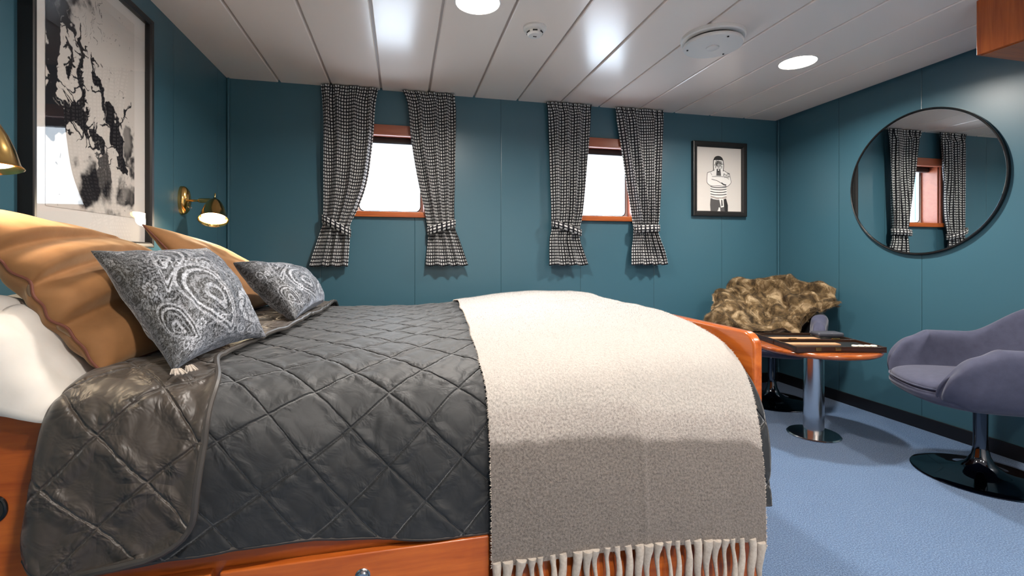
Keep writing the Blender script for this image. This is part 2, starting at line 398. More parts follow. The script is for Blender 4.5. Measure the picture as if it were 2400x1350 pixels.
# ceiling: metal planks with recessed joints, running from the window wall towards the camera
ce = MB(); ce.box(XL - 0.1, XR + 0.1, YN - 0.1, YB + 0.2, H + 0.014, H + 0.08, 1)
joints = [-0.748 + 0.3076 * k for k in range(-1, 13)]
for a, b in zip(joints[:-1], joints[1:]):
    x0, x1 = max(a + 0.006, XL - 0.05), min(b - 0.006, XR + 0.05)
    c = 0.004
    v = [(x0, z) for z in ()]
    prof = [(x0, H + 0.014), (x0, H + c), (x0 + c, H), (x1 - c, H), (x1, H + c), (x1, H + 0.014)]
    V = [(x, y, z) for y in (YN - 0.1, YB) for x, z in prof]
    ce.add(V, [(i, i + 6, i + 7, i + 1) for i in range(5)], 0)
struct(ce.build('ceiling', ['ceiling_paint', 'ceiling_groove']))
# window wall with two openings
WIN = [(-0.313, 0.157), (1.243, 1.713)]; WZ0, WZ1 = 1.295, 1.815; TB = 0.20
wb = MB()
xs = [XL - 0.15, WIN[0][0], WIN[0][1], WIN[1][0], WIN[1][1], XR + 0.15]
for k in (0, 2, 4): wb.box(xs[k], xs[k + 1], YB, YB + TB, -0.06, H + 0.08)
for k in (1, 3): wb.box(xs[k], xs[k + 1], YB, YB + TB, -0.06, WZ0).box(xs[k], xs[k + 1], YB, YB + TB, WZ1, H + 0.08)
struct(wb.build('wall_back', 'paint_back'))
struct(MB().box(XR, XR + 0.12, YN - 0.1, YB, -0.06, H + 0.08).build('wall_right', 'paint_right'))
struct(MB().box(XL - 0.12, XL, YN - 0.1, YB, -0.06, H + 0.08).build('wall_left', 'paint_left'))
struct(MB().box(XL - 0.1, XR + 0.1, YN - 0.12, YN, -0.06, H + 0.08).build('wall_near', 'cream_panel'))  # unseen wall behind the camera, coloured cream to bounce fill light
struct(MB().box(XR - 0.012, XR, YN, YB, 0.0, 0.075).build('baseboard_right', 'baseboard_black', bevel=0.002))
struct(MB().box(XL, XR - 0.012, YB - 0.012, YB, 0.0, 0.075).build('baseboard_back', 'baseboard_black', bevel=0.002))
struct(MB().box(XL, XL + 0.012, YN, YB - 0.012, 0.0, 0.075).build('baseboard_left', 'baseboard_black', bevel=0.002))
struct(MB().box(XL + 0.004, XL + 0.016, YB - 0.016, YB - 0.004, 0.075, H).build('trim_1', 'paint_left', bevel=0.003))
struct(MB().box(XR - 0.016, XR - 0.004, YB - 0.016, YB - 0.004, 0.075, H).build('trim_2', 'paint_right', bevel=0.003))
def rrect(x0, x1, z0, z1, r, n=8):
    out = []
    for cx, cz, a0 in ((x1 - r, z1 - r, 0), (x0 + r, z1 - r, 90), (x0 + r, z0 + r, 180), (x1 - r, z0 + r, 270)):
        for i in range(n + 1):
            a = math.radians(a0 + 90 * i / n); out.append((cx + r * math.cos(a), cz + r * math.sin(a)))
    return out
for wi, (x0, x1) in enumerate(WIN):
    w = struct(empty('window_%d' % (wi + 1), ((x0 + x1) / 2, YB, WZ0)))
    cx, L = (x0 + x1) / 2, lambda v: v - (x0 + x1) / 2
    hw = (x1 - x0) / 2; zh = WZ1 - WZ0
    # casing boards on the wall face and lining the opening
    c = MB()
    c.box(-hw - 0.03, hw + 0.03, -0.022, 0.0, zh - 0.010, zh + 0.055).box(-hw - 0.03, hw + 0.03, -0.034, -0.0, zh - 0.016, zh - 0.004)
    c.box(-hw - 0.03, -hw, -0.014, 0.0, 0.0, zh - 0.016).box(hw, hw + 0.03, -0.014, 0.0, 0.0, zh - 0.016)
    c.box(-hw, -hw + 0.014, 0.0, 0.135, 0.006, zh - 0.010).box(hw - 0.014, hw, 0.0, 0.135, 0.006, zh - 0.010)
    c.box(-hw + 0.014, hw - 0.014, 0.0, 0.135, zh - 0.006, zh)
    c.build('casing', 'casing_wood', w, bevel=0.002, seg=2)
    MB().box(-hw - 0.03, hw + 0.03, -0.028, 0.135, -0.030, 0.006).build('sill', 'cherry_x', w, bevel=0.003, seg=2)
    gw = 0.203; g0, g1 = 0.02, zh + 0.03
    outer = rrect(-hw, hw, 0.006, zh - 0.006, 0.004); inner = rrect(-gw, gw, 0.022, zh - 0.01, 0.035)
    n = len(outer); V = [(x, y, z) for y in (0.138, 0.165) for P_ in (outer, inner) for x, z in P_]
    F = []
    for i in range(n):
        j = (i + 1) % n
        F += [(i, j, n + j, n + i), (n + i, n + j, 3 * n + j, 3 * n + i), (2 * n + i, 3 * n + i, 3 * n + j, 2 * n + j)]
    MB().add(V, F).build('frame', 'white_plastic', w)
    MB().tube([(x, 0.136, z) for x, z in inner], 0.0035, 6, closed=True).build('gasket', 'black_frame', w, smooth=True)
    MB().add([(-hw + 0.002, 0.168, 0.008), (hw - 0.002, 0.168, 0.008), (hw - 0.002, 0.168, zh - 0.004), (-hw + 0.002, 0.168, zh - 0.004)], [(0, 1, 2, 3)]).build('pane', 'glass', w)
    MB().box(-hw + 0.016, hw - 0.016, 0.06, 0.105, zh - 0.05, zh - 0.008).build('blind_cassette', 'black_frame', w, bevel=0.008)
    pl = bpy.data.lights.new('daylight_portal', 'AREA'); pl.shape = 'RECTANGLE'; pl.size = 2 * hw; pl.size_y = zh; pl.cycles.is_portal = True
    po = bpy.data.objects.new('daylight_portal', pl); COL.objects.link(po); po.parent = w; po.location = (0, 0.19, zh / 2); po.rotation_euler = (-PI / 2, 0, 0)

# ------------------------------------------------------------------ ceiling fittings
def downlight(x, y, label):
    t = thing('ceiling_light', label, 'ceiling light', (x, y, H), 0, 'round recessed ceiling lights')
    MB().lathe([(0.093, -0.001), (0.093, -0.005), (0.095, -0.006), (0.098, -0.004), (0.099, 0.0)], 56, cap=False).build('rim', 'white_plastic', t, smooth=True)
    MB().lathe([(0.0, -0.009), (0.06, -0.0075), (0.093, -0.004), (0.093, -0.001), (0.0, -0.001)], 56, cap=False).build('diffuser', 'lamp_glow', t)
    l = bpy.data.lights.new('downlight', 'AREA'); l.shape = 'DISK'; l.size = 0.12; l.spread = math.radians(160); l.energy = DOWN_POWER; l.color = (1.0, 0.93, 0.85)
    lo = bpy.data.objects.new('lamp', l); COL.objects.link(lo); lo.parent = t; lo.location = (0, 0, -0.012)
downlight(0.317, 1.995, 'round glowing ceiling light at the top edge, above the bed')
downlight(2.164, 2.20, 'round glowing ceiling light near the mirror, beside the round vent')
downlight(0.317, 0.10, 'round glowing ceiling light above the near side of the room, left')
downlight(1.25, -0.75, 'added round fill light on the ceiling above the near wall, farthest from the windows')  # unseen lamp added to fill the room from the camera side
downlight(2.164, 0.30, 'round glowing ceiling light above the near side of the room, right')
sd = thing('smoke_detector', 'small white round smoke detector on the plank ceiling', 'smoke detector', (0.617, 2.155, H))
MB().lathe([(0.056, 0.0), (0.056, -0.008), (0.050, -0.016), (0.034, -0.019), (0.0, -0.019)], 40, cap=False).build('base', 'white_plastic', sd, smooth=True)
hd = MB().lathe([(0.036, -0.019), (0.037, -0.034), (0.030, -0.041), (0.0, -0.043)], 40, cap=False).build('sensor_head', 'white_plastic', sd, smooth=True)
for k in range(6):
    MB().box(0.0355, 0.0385, -0.011, 0.011, -0.031, -0.025, 0, Matrix.Rotation(k * PI / 3 + 0.3, 4, 'Z')).build('slot', 'dark_slot', hd)
MB().box(-0.008, 0.008, -0.003, 0.003, -0.0445, -0.042).build('slot', 'dark_slot', hd)
vt = thing('ceiling_vent', 'wide white round ceiling vent disc hanging below a collar', 'air vent', (1.505, 2.045, H))
MB().lathe([(0.150, 0.0), (0.151, -0.016), (0.146, -0.021), (0.118, -0.022)], 64, cap=False).build('collar', 'white_plastic', vt, smooth=True)
MB().lathe([(0.0, -0.020), (0.122, -0.020), (0.122, -0.032), (0.0, -0.032)], 48, cap=False).build('throat', 'dark_slot', vt)
dk = MB().lathe([(0.0, -0.030), (0.126, -0.030), (0.138, -0.034), (0.141, -0.042), (0.137, -0.050), (0.0, -0.054)], 64, cap=False).build('disc', 'white_plastic', vt, smooth=True)
MB().lathe([(0.031, -0.0525), (0.030, -0.058), (0.026, -0.060), (0.0, -0.061)], 32, cap=False).build('cap', 'white_plastic', dk, smooth=True)
for k in range(3):
    a = 0.5 + k * 2 * PI / 3; MB().lathe([(0.0045, -0.0505), (0.0045, -0.0540), (0.0, -0.0545)], 10, M=Matrix.Translation((0.118 * math.cos(a), 0.118 * math.sin(a), 0)), cap=False).build('screw', 'dark_slot', dk)

# ------------------------------------------------------------------ overhead cabinet at upper right
oc = thing('overhead_cabinet', 'cherry wood overhead cabinet under the ceiling at upper right', 'cabinet', (2.39, 0.0, 1.866))
MB().box(0.0, XR - 2.39, -0.2, 1.50, 0.0, H - 1.866).build('body', 'cherry_z', oc, bevel=0.003)
MB().box(0.012, XR - 2.392, -0.19, 1.49, -0.003, 0.001).build('underside_panel', 'cherry_x', oc)

# ================================================================== BED
bed = thing('bed', 'cherry wood bed with footboard and drawers under the dark quilt', 'bed', (0, 0, 0))
YF, YR = 1.125, 2.72
MB().box(XL + 0.014, 0.980, YF, YR, 0.08, 0.46).build('side_rail', 'cherry_x', bed, bevel=0.003)
MB().box(XL + 0.03, 0.97, YF + 0.05, YR, 0.0, 0.08).build('plinth', 'baseboard_black', bed)
hp = MB().box(XL + 0.002, -0.650, YF - 0.012, YF + 0.012, 0.08, 0.706).build('head_side_panel', 'cherry_x', bed, bevel=0.003)
ring = [(-0.765 + 0.016 * math.cos(a), YF - 0.013, 0.520 + 0.022 * math.sin(a)) for a in np.linspace(0, 2 * PI, 28, endpoint=False)]
MB().tube(ring, 0.004, 8, closed=True).build('pull_ring', 'black_gloss', hp, smooth=True)
MB().lathe([(0, 0), (0.015, 0), (0.015, 0.004), (0, 0.004)], 24, M=Matrix.Translation((-0.765, YF - 0.012, 0.52)) @ Matrix.Diagonal((1, 1, 1.35, 1)) @ Matrix.Rotation(PI / 2, 4, 'X')).build('latch_hole', 'dark_slot', hp)
for x0, x1 in ((-0.962, -0.39), (-0.374, 0.203), (0.213, 0.79)):
    d = MB().box(x0, x1, YF - 0.024, YF - 0.002, 0.10, 0.343).build('drawer', 'cherry_x', bed, bevel=0.004)
    kx = (x0 + x1) / 2
    Mk = Matrix.Translation((kx, YF - 0.024, 0.294)) @ Matrix.Rotation(PI / 2, 4, 'X')
    kn = MB().lathe([(0.0165, 0.0), (0.0165, 0.002), (0.0145, 0.004), (0.0125, 0.003)], 32, M=Mk, cap=False).build('latch_ring', 'chrome', d, smooth=True)
    MB().lathe([(0.0125, 0.0), (0.0115, 0.007), (0.009, 0.009), (0.0, 0.0095)], 32, M=Mk, cap=False).build('knob', 'chrome', d, smooth=True)
# footboard: thick cherry panel with a rounded near top corner and bullnose edge
FY = 1.152
fbp = [(FY, 0.08), (YR + 0.03, 0.08), (YR + 0.03, 0.788)]
for i in range(9):
    a = PI / 2 + PI / 2 * i / 8; fbp.append((FY + 0.045 + 0.045 * math.cos(a), 0.743 + 0.045 * math.sin(a)))
Mf = Matrix(((0, 0, 1, 0.982), (1, 0, 0, 0), (0, 1, 0, 0), (0, 0, 0, 1)))
MB().prism(fbp, 0.0, 0.032, M=Mf).build('footboard', 'cherry_y', bed, bevel=0.009, seg=4)

# mattress with white sheet
def rounded_box_obj(name, x0, x1, y0, y1, z0, z1, r, m, parent=None):
    return MB().box(x0, x1, y0, y1, z0, z1).build(name, m, parent, bevel=r, seg=5)
mt = rounded_box_obj('mattress', XL + 0.02, 0.975, YF + 0.065, YR, 0.46, 0.655, 0.085, 'white_linen')
tag(mt, 'white sheeted mattress showing at the head of the bed', 'mattress')

# drape profile across the bed: (y, dz) from the far hem over the top to the near hem
PRF = [(2.768, -0.40), (2.764, -0.20), (2.752, -0.09), (2.70, -0.022), (2.60, 0.0), (2.3, 0.004), (1.9, 0.006), (1.5, 0.0), (1.35, -0.016), (1.245, -0.046), (1.171, -0.098), (1.129, -0.185), (1.109, -0.30), (1.100, -0.45), (1.097, -0.66)]
pc = catmull(PRF, 24); seg = np.hypot(*np.diff(pc, axis=0).T); pS = np.concatenate([[0], np.cumsum(seg)])
ptan = np.gradient(pc, axis=0); ptan /= np.linalg.norm(ptan, axis=1)[:, None]; pnrm = np.stack([ptan[:, 1], -ptan[:, 0]], 1)   # outward
def prof(s): return np.interp(s, pS, pc[:, 0]), np.interp(s, pS, pc[:, 1])
def pnorm(s): return np.interp(s, pS, pnrm[:, 0]), np.interp(s, pS, pnrm[:, 1])
near = pc[:, 0] < 1.5
def s_at_z(dz): return float(np.interp(-dz, -pc[near, 1], pS[near]))
PRF2 = PRF[:7] + [(1.5, 0.0), (1.38, 0.002), (1.26, 0.006), (1.16, 0.004), (1.098, -0.012), (1.068, -0.045), (1.056, -0.10), (1.056, -0.18), (1.062, -0.28), (1.068, -0.40), (1.072, -0.60)]
pc2 = catmull(PRF2, 24); pS2 = np.concatenate([[0], np.cumsum(np.hypot(*np.diff(pc2, axis=0).T))])
pt2 = np.gradient(pc2, axis=0); pt2 /= np.linalg.norm(pt2, axis=1)[:, None]; pn2 = np.stack([pt2[:, 1], -pt2[:, 0]], 1)
def headf(x): return sstep(-0.05, -0.55, x)
def top_x(x): return BED_T + 0.010 * (x < 9) + 0.048 * sstep(0.05, 0.75, x)
def drape(X, S, off, wav=0.012, seed=0.0, corner=True):
    y, dz = prof(S); ny, nz = pnorm(S); k = headf(X)
    y = y * (1 - k) + k * np.interp(S, pS2, pc2[:, 0]); dz = dz * (1 - k) + k * np.interp(S, pS2, pc2[:, 1])
    ny = ny * (1 - k) + k * np.interp(S, pS2, pn2[:, 0]); nz = nz * (1 - k) + k * np.interp(S, pS2, pn2[:, 1])
    hang = sstep(0.03, 0.5, -dz) * (y < 1.9)
    zt = top_x(X)
    if corner: zt = zt - 0.030 * sstep(0.90, 1.0, X) * sstep(1.7, 1.2, y)
    y = y - hang * wav * fbm(X * 3.2 + seed, S * 0.8, 5, 3) * 2
    und = 0.006 * fbm(X * 3 + seed, S * 3, 1, 3) * (1 - hang)
    o = off + und
    return np.stack([X, y + ny * o, zt + dz + nz * o], -1)
QX0, QX1 = -0.655, 0.998
S_hem = s_at_z(-0.40); S_far = 0.12
# ---- quilt
sx = np.linspace(QX0, QX1, 340)
X, V01 = np.meshgrid(sx, np.linspace(0, 1, 520), indexing='ij')
hemz = 0.404 - 0.056 * sstep(-0.35, 0.2, X)
near2 = pc2[:, 0] < 1.2
hem = np.interp(-(hemz - top_x(X)), -pc[near, 1], pS[near]) * (1 - headf(X)) + headf(X) * np.interp(-(hemz - top_x(X)), -pc2[near2, 1], pS2[near2])
S = S_far + (hem - S_far) * V01
SN = s_at_z(-(0.745 - 0.684)) - 0.066; PQ = 0.1715
def lattice(X, S, xs=-0.288):
    a = ((X - xs) + (S - SN)) / PQ; b = ((X - xs) - (S - SN)) / PQ
    return a + 0.05 * fbm(X * 5, S * 5, 2, 2), b + 0.05 * fbm(X * 5, S * 5, 9, 2)
def diamonds(X, S, amp, xs=-0.288):
    a, b = lattice(X, S, xs)
    ha, hb = np.abs(np.sin(PI * a)), np.abs(np.sin(PI * b))
    h = (ha * hb) ** 0.36
    edge = np.exp(-(np.minimum(ha, hb) / 0.35) ** 2)
    puck = 0.0040 * edge * fbm(X * 40, S * 40, 4, 3)
    return amp * h + puck + 0.0035 * fbm(X * 12, S * 9, 6, 3) + 0.004 * np.abs(fbm(X * 22 + S * 5, S * 9, 3, 3)) ** 1.2
zq_ = np.interp(S, pS, pc[:, 1]); yq_ = np.interp(S, pS, pc[:, 0])
X = QX0 + (X - QX0) * (0.972 + (0.030 * sstep(-0.07, -0.24, zq_)) * (yq_ < 1.5) - QX0) / (QX1 - QX0)
Q = drape(X, S, -0.012 + diamonds(X, S, 0.008))
quilt = thing('quilt', 'charcoal black diamond quilted bedspread draped over the bed', 'bedspread')
grid('cover', Q, 'quilt_black', quilt, uv=np.stack(lattice(X, S), -1), thick=0.006, off=-1)
hp_ = Q[:, -1] ; MB().tube([tuple(p) for p in hp_[::3]], 0.0065, 8).build('hem_binding', 'quilt_binding', quilt, smooth=True)
MB().tube([tuple(p) for p in Q[-1, ::4]], 0.005, 8).build('side_binding', 'quilt_binding', quilt, smooth=True)
# turned back flap showing the brown lining
n1, n2 = 90, 420
v = np.linspace(0, 1, n2); u = np.linspace(0, 1, n1)
S_end = float(np.interp(0.745 - 0.412, -pc2[near2, 1], pS2[near2]))
Sf = 0.16 + (S_end - 0.16) * v
def xr_flap(s):
    z = 0.745 + np.interp(s, pS2, pc2[:, 1]); y = np.interp(s, pS2, pc2[:, 0])
    base = -0.385 + 0.04 * sstep(1.15, 2.3, y) - 0.055 * sstep(1.9, 1.35, y) * sstep(1.1, 1.3, y)
    low = np.clip((0.55 - z) / (0.55 - 0.415), 0, 1)
    return base - 0.012 * sstep(0.7, 0.5, z) - 0.19 * (1 - np.sqrt(np.clip(1 - low ** 2.2, 0, 1)))
xr = xr_flap(Sf); xl = QX0 - 0.004 - 0.026 * sstep(0.70, 0.4, 0.745 + np.interp(Sf, pS2, pc2[:, 1]))
Xf = xl[None] + (xr - xl)[None] * u[:, None]; SS = np.repeat(Sf[None], n1, 0)
SS = SS - 0.03 * sstep(0.4, 0.0, u)[:, None] * sstep(0.9, 1.0, v)[None]
edge_lift = 0.010 * np.exp(-((1 - u) / 0.06) ** 2)[:, None]
fold_round = 0.016 * (1 - np.clip((Xf - xl[None]) / 0.03, 0, 1)) ** 2
wr = 0.008 * fbm(Xf * 9, SS * 5, 3, 4) + 0.006 * np.abs(fbm(Xf * 16, SS * 4 + Xf * 5, 8, 3))
puff = diamonds(Xf, SS, 0.007, xs=-0.305)
F_ = drape(Xf, SS, 0.008 + puff + wr + edge_lift - fold_round, seed=0.0)
grid('lining_flap', F_, 'quilt_lining', quilt, uv=np.stack(lattice(Xf, SS, -0.305), -1), thick=0.006, off=-1)['label'] = 'turned back brown satin lining of the quilt'
eb = [tuple(p) for p in F_[-1, ::3]] + [tuple(p) for p in F_[::-4, -1]][1:]
MB().tube(eb, 0.0075, 8).build('flap_binding', 'quilt_binding', quilt, smooth=True)

# ---- sheet spilling at the head
u = np.linspace(0, 1, 80); v = np.linspace(0, 1, 160)
Xs = (XL + 0.035) + 0.50 * u[:, None] + 0 * v[None]
S1_ = float(np.interp(0.050, -pc2[near2, 1], pS2[near2])); Sv = 0.35 + (S1_ - 0.35) * v[None] + 0 * u[:, None]
wrk = 0.012 * fbm(Xs * 7, Sv * 4, 2, 4) + 0.014 * np.abs(fbm(Xs * 14 + Sv * 3, Sv * 7, 3, 3))
sh = drape(Xs, Sv, -0.020 + wrk, wav=0, corner=False)
ymid = np.interp(Sv, pS2, pc2[:, 0])
mound = sstep(-0.655, -0.80, Xs) * (0.62 + 0.38 * sstep(1.0, 1.12, ymid)) * sstep(2.65, 2.5, ymid)
sh[:, :, 2] += 0.175 * mound * sstep(0.66, 0.745, sh[:, :, 2]) 
sheet = grid('duvet', sh, 'white_linen', thick=0.02, off=-1)
tag(sheet, 'white duvet showing at the head under the tan cushions', 'duvet')

# ---- wool throw
BW, BN = 120, 330
u = np.linspace(0, 1, BW); v = np.linspace(0, 1, BN)
S_b0, S_b1 = 0.12, s_at_z(-(0.79 - 0.275))
Sb = S_b0 + (S_b1 - S_b0 + (u[:, None] - 0.5) * 0.085) * v[None]
yb_ = prof(Sb)[0]
xl_ = 0.205 + 0.085 * sstep(1.1, 2.7, yb_) + 0.012 * fbm(yb_ * 6, 1.0, 0, 2); xr_ = 0.958 - 0.002 * sstep(1.2, 2.6, yb_)
xr_ = xr_ + 0.004 * sstep(0.6, 0.3, 0.79 + prof(Sb)[1])
Xb = xl_ + (xr_ - xl_) * u[:, None]
Bp = drape(Xb, Sb, 0.009 + 0.004 * fbm(Xb * 8, Sb * 6, 2, 3) + 0.012 * np.exp(-((Sb - 0.75) / 0.2) ** 2), wav=0.006, corner=True)
Bp[..., 1] -= 0.012 * sstep(0.80, 0.3, Bp[..., 2]) * (Bp[..., 1] < 1.4)
ridge = 0.004 * np.exp(-((Xb - 0.60) / 0.008) ** 2) * sstep(0.66, 0.55, Bp[..., 2]) * (Bp[..., 1] < 1.3)
Bp[..., 1] -= ridge
bh = (Sb - S_b0) / (S_b1 - S_b0)
zz = Bp[..., 2]
vv = np.clip((Sb[:, -1:] - Sb) * 0.95, 0, 1)   # cloth coordinate: 0 at the fringe
# band edges sit a little lower on the right half
uvb = np.stack([Xb, vv + 0.02 * sstep(0.58, 0.62, Xb) * sstep(0.2, 0.3, vv) * sstep(0.6, 0.4, vv)], -1)
# give the cloth metric coordinates for its speckle
uvb[..., 0] = Xb
nb = gnormals(Bp); nb *= np.sign((nb * np.array([0, -0.3, 1.0])).sum(-1))[..., None]
throw = thing('wool_throw', 'cream and grey wool throw with fringe laid across the foot of the bed', 'throw blanket')
ex = strands(Bp + nb * 0.001, nb, 90000, 0.0040, 0.00032, droop=0.15, curl=0.9, uvs=uvb, seed=3)
grid('cloth', Bp, 'wool', throw, uv=uvb, extra=ex)
bs = MB()
# thickness under the cloth edge: a second folded layer on the left side
Bu = Bp[:18].copy(); Bu -= nb[:18] * 0.009; Bu[:, :, 0] += 0.006
_uvcache.clear()
grid('under_fold', Bu, 'wool', throw, uv=uvb[:18])
er = np.random.default_rng(5)
for side, row in ((-1, Bp[0]), (1, Bp[-1])):
    V_, T_ = [], []
    for k in range(1400):
        i = er.integers(0, BN - 1); p = row[i] + (row[i + 1] - row[i]) * er.random()
        q = p + np.array([side * er.uniform(0.001, 0.0055), er.normal(0, 0.0015), er.normal(-0.001, 0.0015)])
        w_ = np.array([0, 0.0005, 0.0006]); V_ += [p - w_, p + w_, q]
    MB().add(V_, [(3 * k, 3 * k + 1, 3 * k + 2) for k in range(1400)]).build('selvedge_fuzz', 'wool_fringe', throw)
fr = random.Random(4)
nf = 27
for k in range(nf):
    uu = (k + 0.5) / nf; p = Bp[int(uu * (BW - 1)), -1]; dx = fr.uniform(-0.006, 0.006); pts, rad = [], []
    x0 = p[0] + fr.uniform(-0.003, 0.003)
    for j in range(10):
        t = j / 9; pts.append((x0 + dx * t * 1.3 + 0.002 * math.sin(7 * t + k), p[1] + 0.001 - 0.002 * math.sin(5 * t + k), p[2] + 0.012 - 0.115 * t))
        rad.append(0.0085 + 0.0028 * math.sin(3 * t + k) + (0.002 if j < 2 else 0) - 0.002 * t)
    o = MB().tube(pts, rad, 9).build('tassel', 'wool_fringe', throw, smooth=True, angle=80)

# ================================================================== CUSHIONS
def cushion_grid(c00, c10, c11, c01, T, n=120, pinch=0.10, wr=0.006, seed=0, power=0.42, wscale=5, asym=1.0, pk_amp=0.35, folds=(), seam=0.0):
    """corners: bottom-near, bottom-far, top-far, top-near. returns front, back grids"""
    c00, c10, c11, c01 = map(np.array, (c00, c10, c11, c01))
    sl_ = np.sin(np.linspace(-1, 1, n) * PI / 2 * 0.96) / math.sin(PI / 2 * 0.96); u, v = np.meshgrid(sl_, sl_, indexing='ij')
    # pull edge middles inwards, leaving ears at the corners
    uu = u * (1 - pinch * (1 - v ** 2) ** 1.0 * np.abs(u) ** 1.5 * -1 * -1); vv = v * (1 - pinch * (1 - u ** 2) * np.abs(v) ** 1.5)
    a, b = (uu + 1) / 2, (vv + 1) / 2
    P = (c00 * ((1 - a) * (1 - b))[..., None] + c10 * (a * (1 - b))[..., None] + c11 * (a * b)[..., None] + c01 * ((1 - a) * b)[..., None])
    nrm = np.cross(c10 - c00, c01 - c00); nrm = nrm / np.linalg.norm(nrm)
    if nrm[0] < 0: nrm = -nrm
    h = ((1 - u ** 2) * (1 - v ** 2)); h = np.clip(h, 0, 1) ** power
    w = fbm(u * wscale * 0.5 + seed, v * wscale * 0.5, seed, 4)
    rad = np.exp(-((1 - np.maximum(abs(u), abs(v))) / 0.25) ** 2)
    pk = rad * (np.sin((u * 17 + 3 * w)) * (abs(v) > abs(u)) + np.sin((v * 15 + 3 * w)) * (abs(u) >= abs(v))) * pk_amp
    hf = T * h + h ** 0.5 * wr * (w * 2.2 + pk)
    hb = T * 0.8 * h + h ** 0.5 * wr * fbm(u * 3 + seed + 9, v * 3, 2, 3) * 2
    for (ua, va, ub_, vb, wd, dp) in folds:
        dx_, dy_ = ub_ - ua, vb - va; t_ = np.clip(((u - ua) * dx_ + (v - va) * dy_) / (dx_ ** 2 + dy_ ** 2), 0, 1)
        sd = (u - ua - t_ * dx_) * -dy_ + (v - va - t_ * dy_) * dx_; d_ = np.hypot(u - ua - t_ * dx_, v - va - t_ * dy_)
        k_ = np.where(sd > 0, wd * 0.45, wd * 1.4); hf = hf - dp * np.exp(-(d_ / k_) ** 2) * (1 - 0.75 * t_) * h ** 0.35
    if seam:
        rim = np.exp(-((u + 1) / 0.10) ** 2); sw = seam * (np.sin(v * 9 + 1) + 0.6 * np.sin(v * 23)) * rim * (1 - v ** 2)
        P = P + nrm * sw[..., None] + (c10 - c00) / np.linalg.norm(c10 - c00) * (sw * 0.8)[..., None]
    return P + nrm * hf[..., None], P - nrm * hb[..., None], nrm, u, v
def cushion(name, label, corners, T, m, group=None, color=None, piping=None, **kw):
    t = thing(name, label, 'cushion', tuple(np.mean(np.array(corners), 0) * 0), 0, group)
    F1, F2, nr, u, v = cushion_grid(*corners, T, **kw)
    full = np.concatenate([F1, F2[:, ::-1][:, 1:]], axis=1)      # front then back around the v edge
    # two shells share their rims: build as front + back in one mesh
    b = MB(); n = F1.shape[0]
    o1 = grid('front_cover', F1, m, t, color=color)
    o2 = grid('back_cover', F2[:, ::-1], m, t, color=None if color is None else color[:, ::-1])
    if piping:
        e = np.concatenate([F1[:, 0], F1[-1, 1:], F1[::-1, -1][1:], F1[0, ::-1][1:-1]])[::2]
        MB().tube([tuple(p) for p in e], piping[0], 8, closed=True).build('piping', piping[1], t, smooth=True)
    return t, F1
